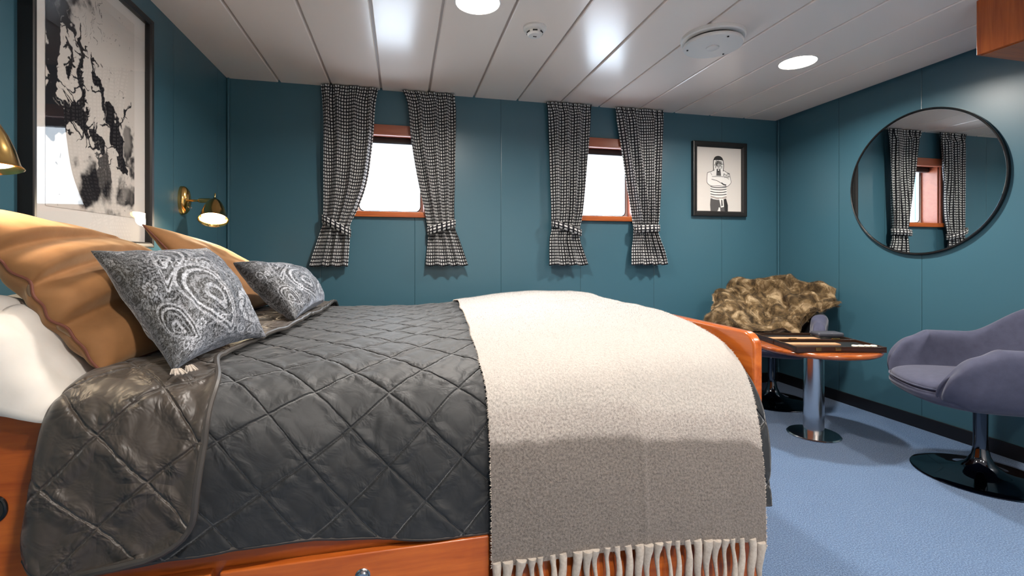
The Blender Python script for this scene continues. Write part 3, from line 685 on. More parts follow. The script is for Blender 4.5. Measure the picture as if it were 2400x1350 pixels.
def paisley_color(n, seed):
    r = random.Random(seed); R = Ras(n, n); X_, Y_ = R.X, R.Y
    # ground: curling vine fill
    q = fbm(X_ * 6 + seed, Y_ * 6, 1, 4) * 2; g = 0.5 + 0.5 * np.sin(q * 16 + 6 * np.sin(X_ * 40 + q * 5) * np.sin(Y_ * 37 + q * 4))
    R.D = 0.10 + 0.38 * (g > 0.55) + 0.12 * fbm(X_ * 40, Y_ * 40, 3, 2)
    def drop(cx, cy, s, ang, flip=1):
        out = []
        for i in range(60):
            t = 2 * PI * i / 59; rr = s * (0.62 - 0.38 * math.cos(t)) ; x = -math.cos(t) * s * 0.9; y = math.sin(t) * math.sin(t / 2) ** 1.3 * s * 0.62
            k = (x / s + 0.9) / 1.8; x2 = x; y2 = y - flip * 0.55 * s * (1 - k) ** 2 * 1.1
            out.append((cx + x2 * math.cos(ang) - y2 * math.sin(ang), cy + x2 * math.sin(ang) + y2 * math.cos(ang)))
        return out
    def paisley(cx, cy, s, ang, flip):
        for k, (f, val, w) in enumerate(((1.25, 0.62, 0.020), (1.17, 0.06, 0.012), (1.0, 0.70, 0.016), (0.9, 0.08, 0.012), (0.74, 0.5, 0.008), (0.55, 0.12, 0.02), (0.38, 0.62, 0.012), (0.16, 0.1, 0.01))):
            R.stroke(drop(cx, cy, s * f, ang, flip), w * s / 0.22, val, 0.004)
        pts = drop(cx, cy, s * 1.08, ang, flip)
        for p in pts[::3]: R.stroke([p, (p[0] + 1e-4, p[1])], 0.006 * s / 0.2, 0.72, 0.003)
    def flower(cx, cy, s, k=7):
        R.stroke([(cx, cy), (cx + 1e-4, cy)], s * 1.15, 0.22, 0.004)
        for i in range(k):
            a = 2 * PI * i / k; px, py = cx + s * 0.62 * math.cos(a), cy + s * 0.62 * math.sin(a)
            R.stroke([(px, py), (px + 1e-4, py)], s * 0.36, 0.10, 0.003); R.stroke([(px, py), (px + 1e-4, py)], s * 0.30, 0.66, 0.003)
            R.stroke([(cx, cy), (px, py)], s * 0.05, 0.15, 0.003)
        R.stroke([(cx, cy), (cx + 1e-4, cy)], s * 0.24, 0.08, 0.003); R.stroke([(cx, cy), (cx + 1e-4, cy)], s * 0.16, 0.72, 0.003)
    for _ in range(26): flower(r.random(), r.random(), r.uniform(0.025, 0.05), r.choice((5, 6, 7)))
    paisley(0.30, 0.68, 0.15, 0.5, 1); paisley(0.46, 0.40, 0.20, 2.3, -1); flower(0.70, 0.30, 0.14, 8); flower(0.70, 0.30, 0.07, 6); paisley(0.82, 0.72, 0.14, 1.3, 1); paisley(0.58, 0.80, 0.10, 0.2, 1)
    paisley(0.14, 0.30, 0.13, 1.8, 1); flower(0.60, 0.80, 0.06); flower(0.18, 0.88, 0.06); paisley(0.90, 0.12, 0.12, 0.2, -1)
    for c in range(10):                                              # scrolls
        cx, cy, s0 = r.random(), r.random(), r.uniform(0.03, 0.06); a0 = r.random() * 6
        R.stroke([(cx + s0 * (1 - i / 30) * math.cos(a0 + i * 0.33), cy + s0 * (1 - i / 30) * math.sin(a0 + i * 0.33)) for i in range(30)], 0.0045, 0.7, 0.003)
    fine = fbm(X_ * 24 + seed, Y_ * 24, 2, 3) * 2; fl = 0.5 + 0.5 * np.sin(fine * 12)
    R.D = R.D + np.where(R.D > 0.4, -0.22, 0.30) * (fl > 0.72)
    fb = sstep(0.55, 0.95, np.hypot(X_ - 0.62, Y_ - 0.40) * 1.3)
    R.D = R.D * (1.12 - 0.45 * fb)  # shade put into the cloth colour on the near side and corners
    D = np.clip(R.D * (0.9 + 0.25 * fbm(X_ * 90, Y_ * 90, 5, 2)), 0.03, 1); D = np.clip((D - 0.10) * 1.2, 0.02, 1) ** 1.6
    return np.stack([D * 0.66, D * 0.69, D * 0.76], -1)

wp2 = cushion('pillow', 'white bed pillow glimpsed behind between the two tan cushions', [(-0.74, 1.96, 0.80), (-0.72, 2.60, 0.80), (-1.00, 2.62, 0.92), (-1.00, 1.96, 0.94)], 0.075, 'white_linen', wr=0.010, pinch=0.04, wscale=6, seed=4, n=60)[0]
wp2['category'] = 'pillow'
cushion('velvet_cushion', 'largest tan velvet cushion at the near left of the bed head', [(-0.627, 1.180, 0.762), (-0.54, 1.76, 0.775), (-0.85, 1.86, 1.00), (-0.905, 1.19, 1.12)], 0.105, 'tan_velvet', 'tan velvet cushions', piping=(0.003, 'tan_piping'), wr=0.010, wscale=2.2, seed=2, pinch=0.03, n=170, seam=0.005, pk_amp=0.05, folds=((-1, 0.42, 0.0, 0.75, 0.10, 0.050), (-1, 0.02, 0.2, 0.45, 0.11, 0.058), (-1, -0.45, 0.3, -0.15, 0.13, 0.055)))
cushion('velvet_cushion', 'smaller looking tan velvet cushion under the lit wall lamp', [(-0.66, 2.05, 0.775), (-0.58, 2.62, 0.785), (-0.80, 2.66, 0.985), (-0.955, 2.05, 1.128)], 0.075, 'tan_velvet', 'tan velvet cushions', piping=(0.0035, 'tan_piping'), wr=0.010, wscale=2.0, seed=5, pinch=0.02, n=120, pk_amp=0.08)
NP = 300
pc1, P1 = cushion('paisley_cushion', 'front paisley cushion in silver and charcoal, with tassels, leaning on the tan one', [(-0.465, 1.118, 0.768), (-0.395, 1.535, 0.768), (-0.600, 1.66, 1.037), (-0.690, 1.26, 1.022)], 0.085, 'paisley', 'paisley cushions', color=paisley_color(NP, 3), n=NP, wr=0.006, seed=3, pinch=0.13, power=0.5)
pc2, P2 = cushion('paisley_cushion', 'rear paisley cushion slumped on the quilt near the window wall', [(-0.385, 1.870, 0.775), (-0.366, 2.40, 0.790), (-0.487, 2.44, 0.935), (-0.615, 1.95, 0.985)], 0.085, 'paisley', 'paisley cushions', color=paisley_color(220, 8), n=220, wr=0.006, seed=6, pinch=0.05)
tr = random.Random(2)
for k in range(2):
    m_ = MB(); base = Vector((-0.465 + 0.012 * k, 1.120 + 0.03 * k, 0.770))
    for j in range(16):
        a = tr.uniform(-2.4, -0.6); L_ = tr.uniform(0.02, 0.035); d = Vector((math.cos(a) * 0.8 + 0.6, math.sin(a), -0.15)).normalized()
        p = base; q = p + d * L_ * 0.5 + Vector((0, 0, 0.006)); r_ = p + d * L_; r_.z = 0.766
        m_.tube([tuple(p), tuple(q), tuple(r_)], [0.0022, 0.002, 0.0016], 5)
    m_.build('tassel', 'wool_fringe', pc1, smooth=True)

# ================================================================== WALL LAMPS
def wall_lamp(y, z, label, tiltd, shade_off, power=1.0):
    t = thing('wall_lamp', label, 'wall lamp', (XL, y, z), 0, 'brass reading lamps on the left wall')
    # domed oval back plate
    Mx = Matrix(((0, 0, 1, 0), (1, 0, 0, 0), (0, 1, 0, 0), (0, 0, 0, 1))) @ Matrix.Diagonal((0.040 / 0.05, 0.070 / 0.05, 1, 1))
    MB().lathe([(0.050, 0.0), (0.050, 0.012), (0.046, 0.022), (0.036, 0.032), (0.020, 0.037), (0.0, 0.038)], 48, M=Mx, cap=False).build('back_plate', 'brass', t, smooth=True)
    MB().lathe([(0.005, 0), (0.005, 0.012), (0.0, 0.014)], 14, M=Matrix.Translation((0.034, -0.004, -0.036)) @ Matrix.Rotation(PI / 2, 4, 'Y'), cap=False).build('switch', 'chrome', t, smooth=True)
    so = Vector(shade_off); j = so + Vector((0, 0, 0.0)); e0 = Vector((0.036, 0, 0.0))
    top = so
    MB().tube([tuple(e0), tuple(e0.lerp(top, 0.35)), tuple(e0.lerp(top, 0.38)), tuple(e0.lerp(top, 0.45)), tuple(e0.lerp(top, 0.92)), tuple(top)], [0.006, 0.006, 0.010, 0.012, 0.011, 0.008], 14).build('arm', 'brass', t, smooth=True)
    d = Vector(tiltd).normalized(); Ms = align(d, top)
    sh = MB().lathe([(0.0, -0.020), (0.006, -0.018), (0.010, -0.006), (0.018, 0.000), (0.023, 0.003), (0.032, 0.016), (0.043, 0.042), (0.052, 0.074), (0.058, 0.106), (0.064, 0.113), (0.062, 0.114), (0.056, 0.106), (0.050, 0.074), (0.041, 0.044), (0.025, 0.024), (0.0, 0.014)], 56, M=Ms, cap=False).build('shade', 'brass', t, smooth=True)
    MB().lathe([(0.0, -0.018), (0.004, -0.03), (0.003, -0.042), (0.0, -0.045)], 12, M=Ms, cap=False).build('finial', 'brass', t, smooth=True)
    MB().lathe([(0.0, 0.075), (0.036, 0.080), (0.049, 0.094), (0.045, 0.104), (0.0, 0.111)], 40, M=Ms, cap=False).build('bulb', 'bulb_glow', t, smooth=True)
    l = bpy.data.lights.new('reading', 'SPOT'); l.energy = READ_POWER * 3 * power; l.color = (1.0, 0.81, 0.58); l.spot_size = math.radians(150); l.spot_blend = 0.6; l.shadow_soft_size = 0.03
    lo = bpy.data.objects.new('lamp', l); COL.objects.link(lo); lo.parent = t; lo.location = top + d * 0.117; lo.rotation_euler = (-d).to_track_quat('Z', 'Y').to_euler()
wall_lamp(2.586, 1.280, 'lit brass bell wall lamp above the far tan cushion', (0.12, -0.50, -0.92), (0.155, -0.03, 0.0), 1.3)
wall_lamp(1.215, 1.310, 'brass bell wall lamp cut off by the left edge, left of the large art', (0.10, -0.05, -0.97), (0.160, 0.025, 0.0), 0.6)

# ================================================================== LARGE ABSTRACT ART
AY0, AY1, AZ0, AZ1 = 1.587, 2.248, 1.045, 1.987
art = thing('abstract_art', 'large black ink abstract print in black frame on left wall', 'framed picture', (XL, (AY0 + AY1) / 2, AZ0))
def wall_frame(parent, hw, h, w, d, m, axis, inner_bevel=0.006):
    """Picture frame ring; local plane spanned by (t, z), sticking out along n."""
    o = MB(); prof_ = [(0, 0), (0, d), (inner_bevel * 0.6, d + 0.002), (w - inner_bevel, d), (w, d - inner_bevel), (w, 0)]
    k = len(prof_); V_ = []
    for (sx_, sz_) in ((-1, 0), (1, 0), (1, 1), (-1, 1)):
        for (q, dd) in prof_:
            x = sx_ * (hw - q); z = q if sz_ == 0 else h - q
            V_.append(axis(x, z, dd))
    F = [(c * k + i, ((c + 1) % 4) * k + i, ((c + 1) % 4) * k + i + 1, c * k + i + 1) for c in range(4) for i in range(k - 1)]
    o.add(V_, F); return o.build('frame', m, parent)
axL = lambda x, z, d: (d, x, z)
hw, hh = (AY1 - AY0) / 2, AZ1 - AZ0
wall_frame(art, hw, hh, 0.021, 0.036, 'black_frame', axL)
MB().box(0.004, 0.012, -hw + 0.018, hw - 0.018, 0.018, hh - 0.018).build('mat_board', 'paper', art)
PY0, PY1, PZ0, PZ1 = 1.672, 2.147, 1.160, 1.925
W_, H_ = 380, 600
R = Ras(W_, H_, 1.0, 1.6)                                  # x: 0 left..1 right, y: 0 top..1.6 bottom
wx = 0.045 * fbm(R.X * 9, R.Y * 9, 1, 5) * 2; wy = 0.045 * fbm(R.X * 9, R.Y * 9, 7, 5) * 2; WP = (wx, wy)
ar = random.Random(12)
fuzz = sstep(0.02, 0.2, fbm(R.X * 16, R.Y * 16, 2, 5))
def ink(pts, r, val=1.0, spikes=0, sl=0.06, soft=0.006):
    R.stroke(pts, r, val, soft, WP)
    rr = r if hasattr(r, '__len__') else [r] * len(pts)
    for _ in range(spikes):
        i = ar.randrange(len(pts) - 1); t = ar.random(); p = [pts[i][k] + (pts[i + 1][k] - pts[i][k]) * t for k in (0, 1)]
        a = ar.random() * 2 * PI; L_ = (rr[i] + sl) * ar.uniform(0.6, 1.3); q = [p[0] + L_ * math.cos(a), p[1] + L_ * math.sin(a)]
        q2 = [q[0] + sl * 0.5 * math.cos(a + ar.uniform(-0.9, 0.9)), q[1] + sl * 0.5 * math.sin(a + ar.uniform(-0.9, 0.9))]
        R.stroke([p, q, q2], [0.012, 0.006, 0.001], val, 0.004, WP)
def cloud(cx, cy, rx, ry, lo, hi, dens=1.0):
    g = np.exp(-(((R.X + wx - cx) / rx) ** 2 + ((R.Y + wy - cy) / ry) ** 2)); k = sstep(lo, hi, g * dens + 0.55 * fbm(R.X * 11, R.Y * 11, 4, 5))
    tone = 0.62 + 0.38 * sstep(-0.3, 0.25, fbm(R.X * 7, R.Y * 5, 9, 4)); R.D = np.maximum(R.D, k * tone)
cloud(0.08, 0.26, 0.30, 0.16, 0.45, 0.95); cloud(0.30, 0.16, 0.22, 0.14, 0.55, 1.0, 0.9)
ink([(0.0, 0.30), (0.05, 0.42), (0.03, 0.62), (0.10, 0.78), (0.06, 0.95), (0.12, 1.05), (0.02, 1.10)], [0.10, 0.06, 0.07, 0.04, 0.06, 0.09, 0.10], spikes=22)
ink([(0.0, 0.35), (0.16, 0.36), (0.24, 0.42)], [0.06, 0.03, 0.02], spikes=10)
ink([(0.31, 0.42), (0.34, 0.58), (0.33, 0.74), (0.36, 0.86)], [0.018, 0.022, 0.025, 0.015], spikes=26, sl=0.04)
ink([(0.20, 0.50), (0.22, 0.62), (0.25, 0.68)], [0.012, 0.018, 0.01], spikes=8, sl=0.03)
ink([(0.16, 1.02), (0.26, 0.98), (0.33, 0.92), (0.38, 1.0), (0.42, 1.08)], [0.03, 0.05, 0.06, 0.045, 0.02], spikes=30, sl=0.08)
ink([(0.45, 0.48), (0.48, 0.58), (0.50, 0.63)], [0.006, 0.012, 0.01], spikes=6, sl=0.03)
ink([(0.52, 0.62), (0.56, 0.70), (0.60, 0.82)], [0.026, 0.036, 0.018], spikes=5, sl=0.03)
ink([(0.67, 0.80), (0.72, 0.90), (0.76, 1.02), (0.84, 1.16), (0.88, 1.25)], [0.055, 0.058, 0.062, 0.045, 0.02], spikes=8, sl=0.04)
ink([(0.76, 0.90), (0.84, 0.84), (0.88, 0.76), (0.92, 0.68)], [0.012, 0.010, 0.012, 0.006], spikes=8, sl=0.03)
ink([(0.50, 1.02), (0.55, 1.08), (0.56, 1.16)], [0.04, 0.045, 0.03], spikes=14, sl=0.05)
cloud(0.90, 1.02, 0.14, 0.16, 0.40, 0.7); cloud(1.0, 1.18, 0.12, 0.14, 0.45, 0.8)
ink([(0.62, 1.20), (0.60, 1.30), (0.50, 1.42)], [0.045, 0.06, 0.05], 0.9, spikes=10)
cloud(0.50, 1.42, 0.26, 0.20, 0.45, 0.9, 1.1); cloud(0.86, 1.42, 0.22, 0.16, 0.45, 0.85, 1.1); cloud(0.60, 1.62, 0.55, 0.12, 0.5, 1.0, 0.85)
for _ in range(160):
    x, y = ar.random(), ar.random() * 1.6; R.stroke([(x, y), (x + 0.001, y)], ar.uniform(0.001, 0.006), ar.uniform(0.4, 1), 0.004, WP)
for _ in range(60):
    x, y = ar.uniform(0.1, 0.6), ar.uniform(0.02, 0.4); a = ar.uniform(-2, -1); R.stroke([(x, y), (x + 0.05 * math.cos(a), y + 0.05 * math.sin(a))], 0.002, ar.uniform(0.5, 0.9), 0.003, WP)
D = np.clip(R.D, 0, 1)[..., None]; colr = np.array([0.62, 0.575, 0.53]) * (1 - D) + np.array([0.014, 0.013, 0.016]) * D
cy = (AY0 + AY1) / 2
Pp = np.zeros((W_, H_, 3)); Pp[..., 0] = 0.0135; Pp[..., 1] = PY0 - cy + (PY1 - PY0) * R.X; Pp[..., 2] = PZ1 - AZ0 - (PZ1 - PZ0) * R.Y / 1.6
grid('print', Pp[:, ::-1], 'art_ink', art, color=colr[:, ::-1])
MB().add([(0.024, -hw + 0.018, 0.018), (0.024, hw - 0.018, 0.018), (0.024, hw - 0.018, hh - 0.018), (0.024, -hw + 0.018, hh - 0.018)], [(0, 1, 2, 3)]).build('glazing', 'picture_glass', art)

# ================================================================== SMALL PICTURE (line drawing of a sailor)
SX0, SX1, SZ0, SZ1 = 2.166, 2.642, 1.318, 1.893
pic = thing('sailor_picture', 'small black framed drawing of a tattooed sailor with crossed arms', 'framed picture', ((SX0 + SX1) / 2, YB, SZ0))
hw, hh = (SX1 - SX0) / 2, SZ1 - SZ0
axB = lambda x, z, d: (x, -d, z)
wall_frame(pic, hw, hh, 0.040, 0.030, 'black_frame', axB, 0.012)
MB().box(-hw + 0.03, hw - 0.03, -0.010, -0.004, 0.03, hh - 0.03).build('sheet', 'paper', pic)
dr = MB(); layer = [0]
IW, IH = 2 * (hw - 0.040), hh - 0.08
def uvp(px, py):   # drawing coordinates 0..1 (y down) on the sheet
    return (-hw + 0.040 + px * IW, 0.040 + (1 - py) * IH)
def poly(pts, mi):
    layer[0] += 1; y = -0.0102 - layer[0] * 0.00006; q = [uvp(*p) for p in pts]; dr.add([(x, y, z) for x, z in q], [tuple(range(len(q)))], mi)
def line(pts, w, mi=0, smooth=True):
    P_ = catmull(pts, 6) if smooth and len(pts) > 2 else np.array(pts, float); layer[0] += 1; y = -0.0102 - layer[0] * 0.00006
    L_ = [np.array(uvp(*p)) for p in P_]; V_ = []
    for i, p in enumerate(L_):
        t = L_[min(i + 1, len(L_) - 1)] - L_[max(i - 1, 0)]; t = t / (np.linalg.norm(t) + 1e-9); n_ = np.array([-t[1], t[0]]) * w * IW / 2
        V_ += [(p[0] + n_[0], y, p[1] + n_[1]), (p[0] - n_[0], y, p[1] - n_[1])]
    dr.add(V_, [(2 * i, 2 * i + 1, 2 * i + 3, 2 * i + 2) for i in range(len(L_) - 1)], mi)
def ov(cx, cy, rx, ry, n=20, a0=0, a1=360): return [(cx + rx * math.cos(math.radians(a0 + (a1 - a0) * i / n)), cy + ry * math.sin(math.radians(a0 + (a1 - a0) * i / n))) for i in range(n + 1)]
# trousers, shirt, arms, head  (material slots: 0 black, 1 grey, 2 mid, 3 white)
poly([(0.31, 0.80), (0.66, 0.80), (0.70, 0.90), (0.70, 1.0), (0.54, 1.0), (0.50, 0.95), (0.46, 1.0), (0.31, 1.0), (0.30, 0.9)], 1)
poly([(0.58, 0.80), (0.66, 0.80), (0.70, 0.90), (0.70, 1.0), (0.63, 1.0)], 0)
poly([(0.305, 0.60), (0.67, 0.60), (0.68, 0.70), (0.67, 0.79), (0.58, 0.815), (0.46, 0.82), (0.36, 0.81), (0.30, 0.78), (0.30, 0.68)], 3)
for k, yy in enumerate((0.615, 0.650, 0.690, 0.730)): line([(0.305, yy), (0.40, yy + 0.012), (0.55, yy + 0.012), (0.67, yy - 0.002)], 0.016, 0)
poly([(0.305, 0.755), (0.45, 0.78), (0.56, 0.78), (0.67, 0.755), (0.67, 0.785), (0.56, 0.81), (0.45, 0.81), (0.31, 0.785)], 2)
poly([(0.50, 0.80), (0.60, 0.80), (0.61, 0.93), (0.54, 0.94)], 3); poly([(0.545, 0.82), (0.575, 0.82), (0.585, 0.91), (0.55, 0.92)], 1)
poly([(0.49, 0.94), (0.52, 0.94), (0.53, 1.0), (0.48, 1.0)], 3)
body = [(0.24, 0.40), (0.34, 0.375), (0.38, 0.36), (0.60, 0.36), (0.66, 0.38), (0.73, 0.41), (0.76, 0.49), (0.77, 0.54), (0.73, 0.58), (0.67, 0.605), (0.50, 0.60), (0.34, 0.605), (0.26, 0.58), (0.225, 0.54), (0.23, 0.46)]
poly(body, 3 if False else 2 + 1); line(body + [body[0]], 0.009, 0)
line([(0.34, 0.46), (0.50, 0.455), (0.65, 0.46), (0.72, 0.49)], 0.008); line([(0.33, 0.50), (0.45, 0.52), (0.56, 0.56), (0.66, 0.585)], 0.010)
line([(0.55, 0.55), (0.60, 0.575), (0.66, 0.585)], 0.025, 0); line([(0.31, 0.395), (0.34, 0.44)], 0.007, 0, False); line([(0.60, 0.40), (0.70, 0.44)], 0.007, 0, False)
for a_ in range(14):
    x, y = ar.uniform(0.58, 0.72), ar.uniform(0.39, 0.45); line([(x, y), (x + 0.02, y + 0.012), (x - 0.005, y + 0.02)], 0.005)
poly([(0.375, 0.17), (0.58, 0.17), (0.60, 0.25), (0.59, 0.36), (0.52, 0.445), (0.42, 0.445), (0.385, 0.36), (0.37, 0.25)], 3)
line([(0.375, 0.19), (0.37, 0.28), (0.38, 0.37)], 0.014); line([(0.585, 0.19), (0.60, 0.28), (0.59, 0.37)], 0.014)
poly(ov(0.48, 0.195, 0.105, 0.065, 18, 180, 360), 0); line([(0.375, 0.195), (0.48, 0.18), (0.585, 0.195)], 0.02)
for _ in range(46):
    x, y = ar.uniform(0.40, 0.56), ar.uniform(0.205, 0.33); a = ar.random() * 6; line([(x, y), (x + 0.022 * math.cos(a), y + 0.015 * math.sin(a)), (x + 0.03 * math.cos(a + 1), y + 0.02 * math.sin(a + 1))], 0.006)
for cx_ in (0.44, 0.525): line(ov(cx_, 0.255, 0.022, 0.012, 12), 0.008)
poly([(0.43, 0.335), (0.52, 0.335), (0.54, 0.44), (0.42, 0.44)], 1); poly(ov(0.475, 0.36, 0.028, 0.028), 0); poly(ov(0.478, 0.352, 0.014, 0.014), 3)
line([(0.42, 0.33), (0.415, 0.44)], 0.03, 3, False); line([(0.535, 0.33), (0.55, 0.44)], 0.03, 3, False)
dr.build('drawing', ['print_black', 'print_grey', 'print_mid', 'print_white'], pic)
MB().add([(-hw + 0.032, -0.019, 0.032), (hw - 0.032, -0.019, 0.032), (hw - 0.032, -0.019, hh - 0.032), (-hw + 0.032, -0.019, hh - 0.032)], [(0, 1, 2, 3)]).build('glazing', 'glass', pic)

# ================================================================== ROUND MIRROR
mr = thing('round_mirror', 'large round mirror with thin black rim on right wall', 'mirror', (XR, 2.135, 1.441))
Mm = Matrix(((0, 0, -1, 0), (1, 0, 0, 0), (0, 1, 0, 0), (0, 0, 0, 1)))
MB().lathe([(0.0, 0.0), (0.417, 0.0), (0.417, 0.010), (0.412, 0.0135), (0.0, 0.0135)], 128, M=Mm, cap=False).build('glass', 'mirror_silver', mr, smooth=True, angle=10)
MB().lathe([(0.417, 0.0), (0.424, 0.0), (0.424, 0.018), (0.421, 0.020), (0.417, 0.018), (0.417, 0.0)], 128, M=Mm, cap=False).build('rim', 'black_gloss', mr, smooth=True)

# ================================================================== CURTAINS
def curtain(label, rows, tie, seed, folds=3.7):
    """rows: (z, x_left, x_right) from top to bottom; tie: (zl, zr, z_span)"""
    t = thing('curtain', label, 'curtain', (0, 0, 0), 0, 'checked curtains on the window wall')
    nz, nx = 150, 150; Z = np.linspace(rows[0][0], rows[-1][0], nz)
    zs = [-r[0] for r in rows]
    rc = catmull([(r[0], r[1], r[2]) for r in rows], 10); xl = np.interp(-Z, -rc[:, 0], rc[:, 1]); xr = np.interp(-Z, -rc[:, 0], rc[:, 2])
    u = np.linspace(0, 1, nx)[:, None]; w = (xr - xl)[None]
    wmax = 0.38
    amp = 0.015 + 0.026 * np.clip(1 - w / wmax, 0, 1)
    ph = folds * 2 * PI * u + 2.2 * fbm(u * 2.5 + seed * 3, Z[None] * 0.9, seed, 2) * 2 + seed
    tz = (tie[0] + tie[1]) / 2; nearT = np.exp(-((Z - tz) / 0.05) ** 2)[None]
    amp = amp * (1 - 0.45 * nearT) * (1 - 0.3 * sstep(1.05, 0.95, Z)[None])
    head = sstep(rows[0][0] - 0.10, rows[0][0] - 0.02, Z)[None]
    y = YB - 0.055 - amp * np.sin(ph) * (1 - 0.65 * head) - head * 0.006 * np.sin(ph * 3.1) - 0.018 * np.sin(PI * u) * (1 - head)
    y = y - 0.03 * sstep(tz - 0.02, tz - 0.25, Z)[None] * 0.4
    x = xl[None] + w * (u + 0.018 * np.sin(ph * 1.0 + 1.3) * (1 - head))
    zz = Z[None] + 0.004 * np.sin(ph * 1.0) * sstep(rows[-1][0] + 0.1, rows[-1][0], Z)[None] + 0 * u
    P = np.stack([x, np.minimum(y, YB - 0.012), zz], -1)
    uv = np.stack([u * 0.44 + 0 * Z[None] + seed * 0.1, Z[None] + 0 * u], -1)
    grid('drape', P, 'check_cloth', t, uv=uv, thick=0.003, off=0)
    # tieback: band looped round the gathered cloth
    zl, zr, bh_ = tie; pl, pr = [np.interp(-zz_, -Z, q) for zz_, q in ((zl, xl), (zr, xr))]
    nb_ = 40; loop = []
    for i in range(nb_):
        a = 2 * PI * i / nb_; cx_, rx = (pl + pr) / 2, (pr - pl) / 2 + 0.008
        xx = cx_ + rx * math.cos(a); f = (xx - pl) / (pr - pl); loop.append((xx, YB - 0.058 - 0.040 * math.sin(a) - 0.010, zl + (zr - zl) * f))
    Lp = np.array(loop); B_ = np.stack([Lp + np.array([0, 0, bh_ / 2]), Lp + np.array([0, -0.003, 0]), Lp - np.array([0, 0, bh_ / 2])], 1)
    arc = np.linspace(0, 0.35, nb_ + 1); B_ = np.concatenate([B_, B_[:1]], 0); B_[..., 1] = np.minimum(B_[..., 1], YB - 0.006)
    uvt = np.stack([np.repeat(arc[:, None], 3, 1) + 0.003, np.array([[bh_, bh_ / 2, 0]] * (nb_ + 1))], -1)
    grid('tieback', B_, 'check_cloth', t, uv=uvt, thick=0.003, off=1)
    return t
curtain('checked curtain at the left side of the left window', [(2.092, -0.495, -0.150), (1.98, -0.490, -0.168), (1.75, -0.480, -0.182), (1.50, -0.475, -0.215), (1.33, -0.475, -0.270), (1.22, -0.480, -0.320), (1.15, -0.500, -0.325), (1.05, -0.530, -0.330), (0.945, -0.560, -0.335)], (1.240, 1.160, 0.050), 1)
curtain('checked curtain at the right side of the left window', [(2.092, 0.004, 0.345), (2.0, 0.035, 0.345), (1.75, 0.060, 0.345), (1.50, 0.105, 0.340), (1.33, 0.145, 0.335), (1.20, 0.168, 0.342), (1.13, 0.172, 0.365), (1.05, 0.165, 0.392), (0.945, 0.156, 0.428)], (1.175, 1.225, 0.050), 2)
curtain('checked curtain at the left side of the right window', [(2.092, 0.988, 1.318), (2.0, 1.005, 1.308), (1.75, 1.015, 1.292), (1.50, 1.022, 1.280), (1.33, 1.028, 1.262), (1.20, 1.026, 1.235), (1.13, 1.015, 1.232), (1.05, 1.010, 1.255), (0.945, 1.005, 1.292)], (1.238, 1.175, 0.045), 3)
curtain('checked curtain at the right side of the right window', [(2.092, 1.508, 1.890), (2.0, 1.530, 1.885), (1.75, 1.575, 1.872), (1.50, 1.618, 1.862), (1.33, 1.650, 1.852), (1.20, 1.662, 1.846), (1.13, 1.662, 1.862), (1.05, 1.648, 1.895), (0.945, 1.640, 1.925)], (1.205, 1.215, 0.050), 4)

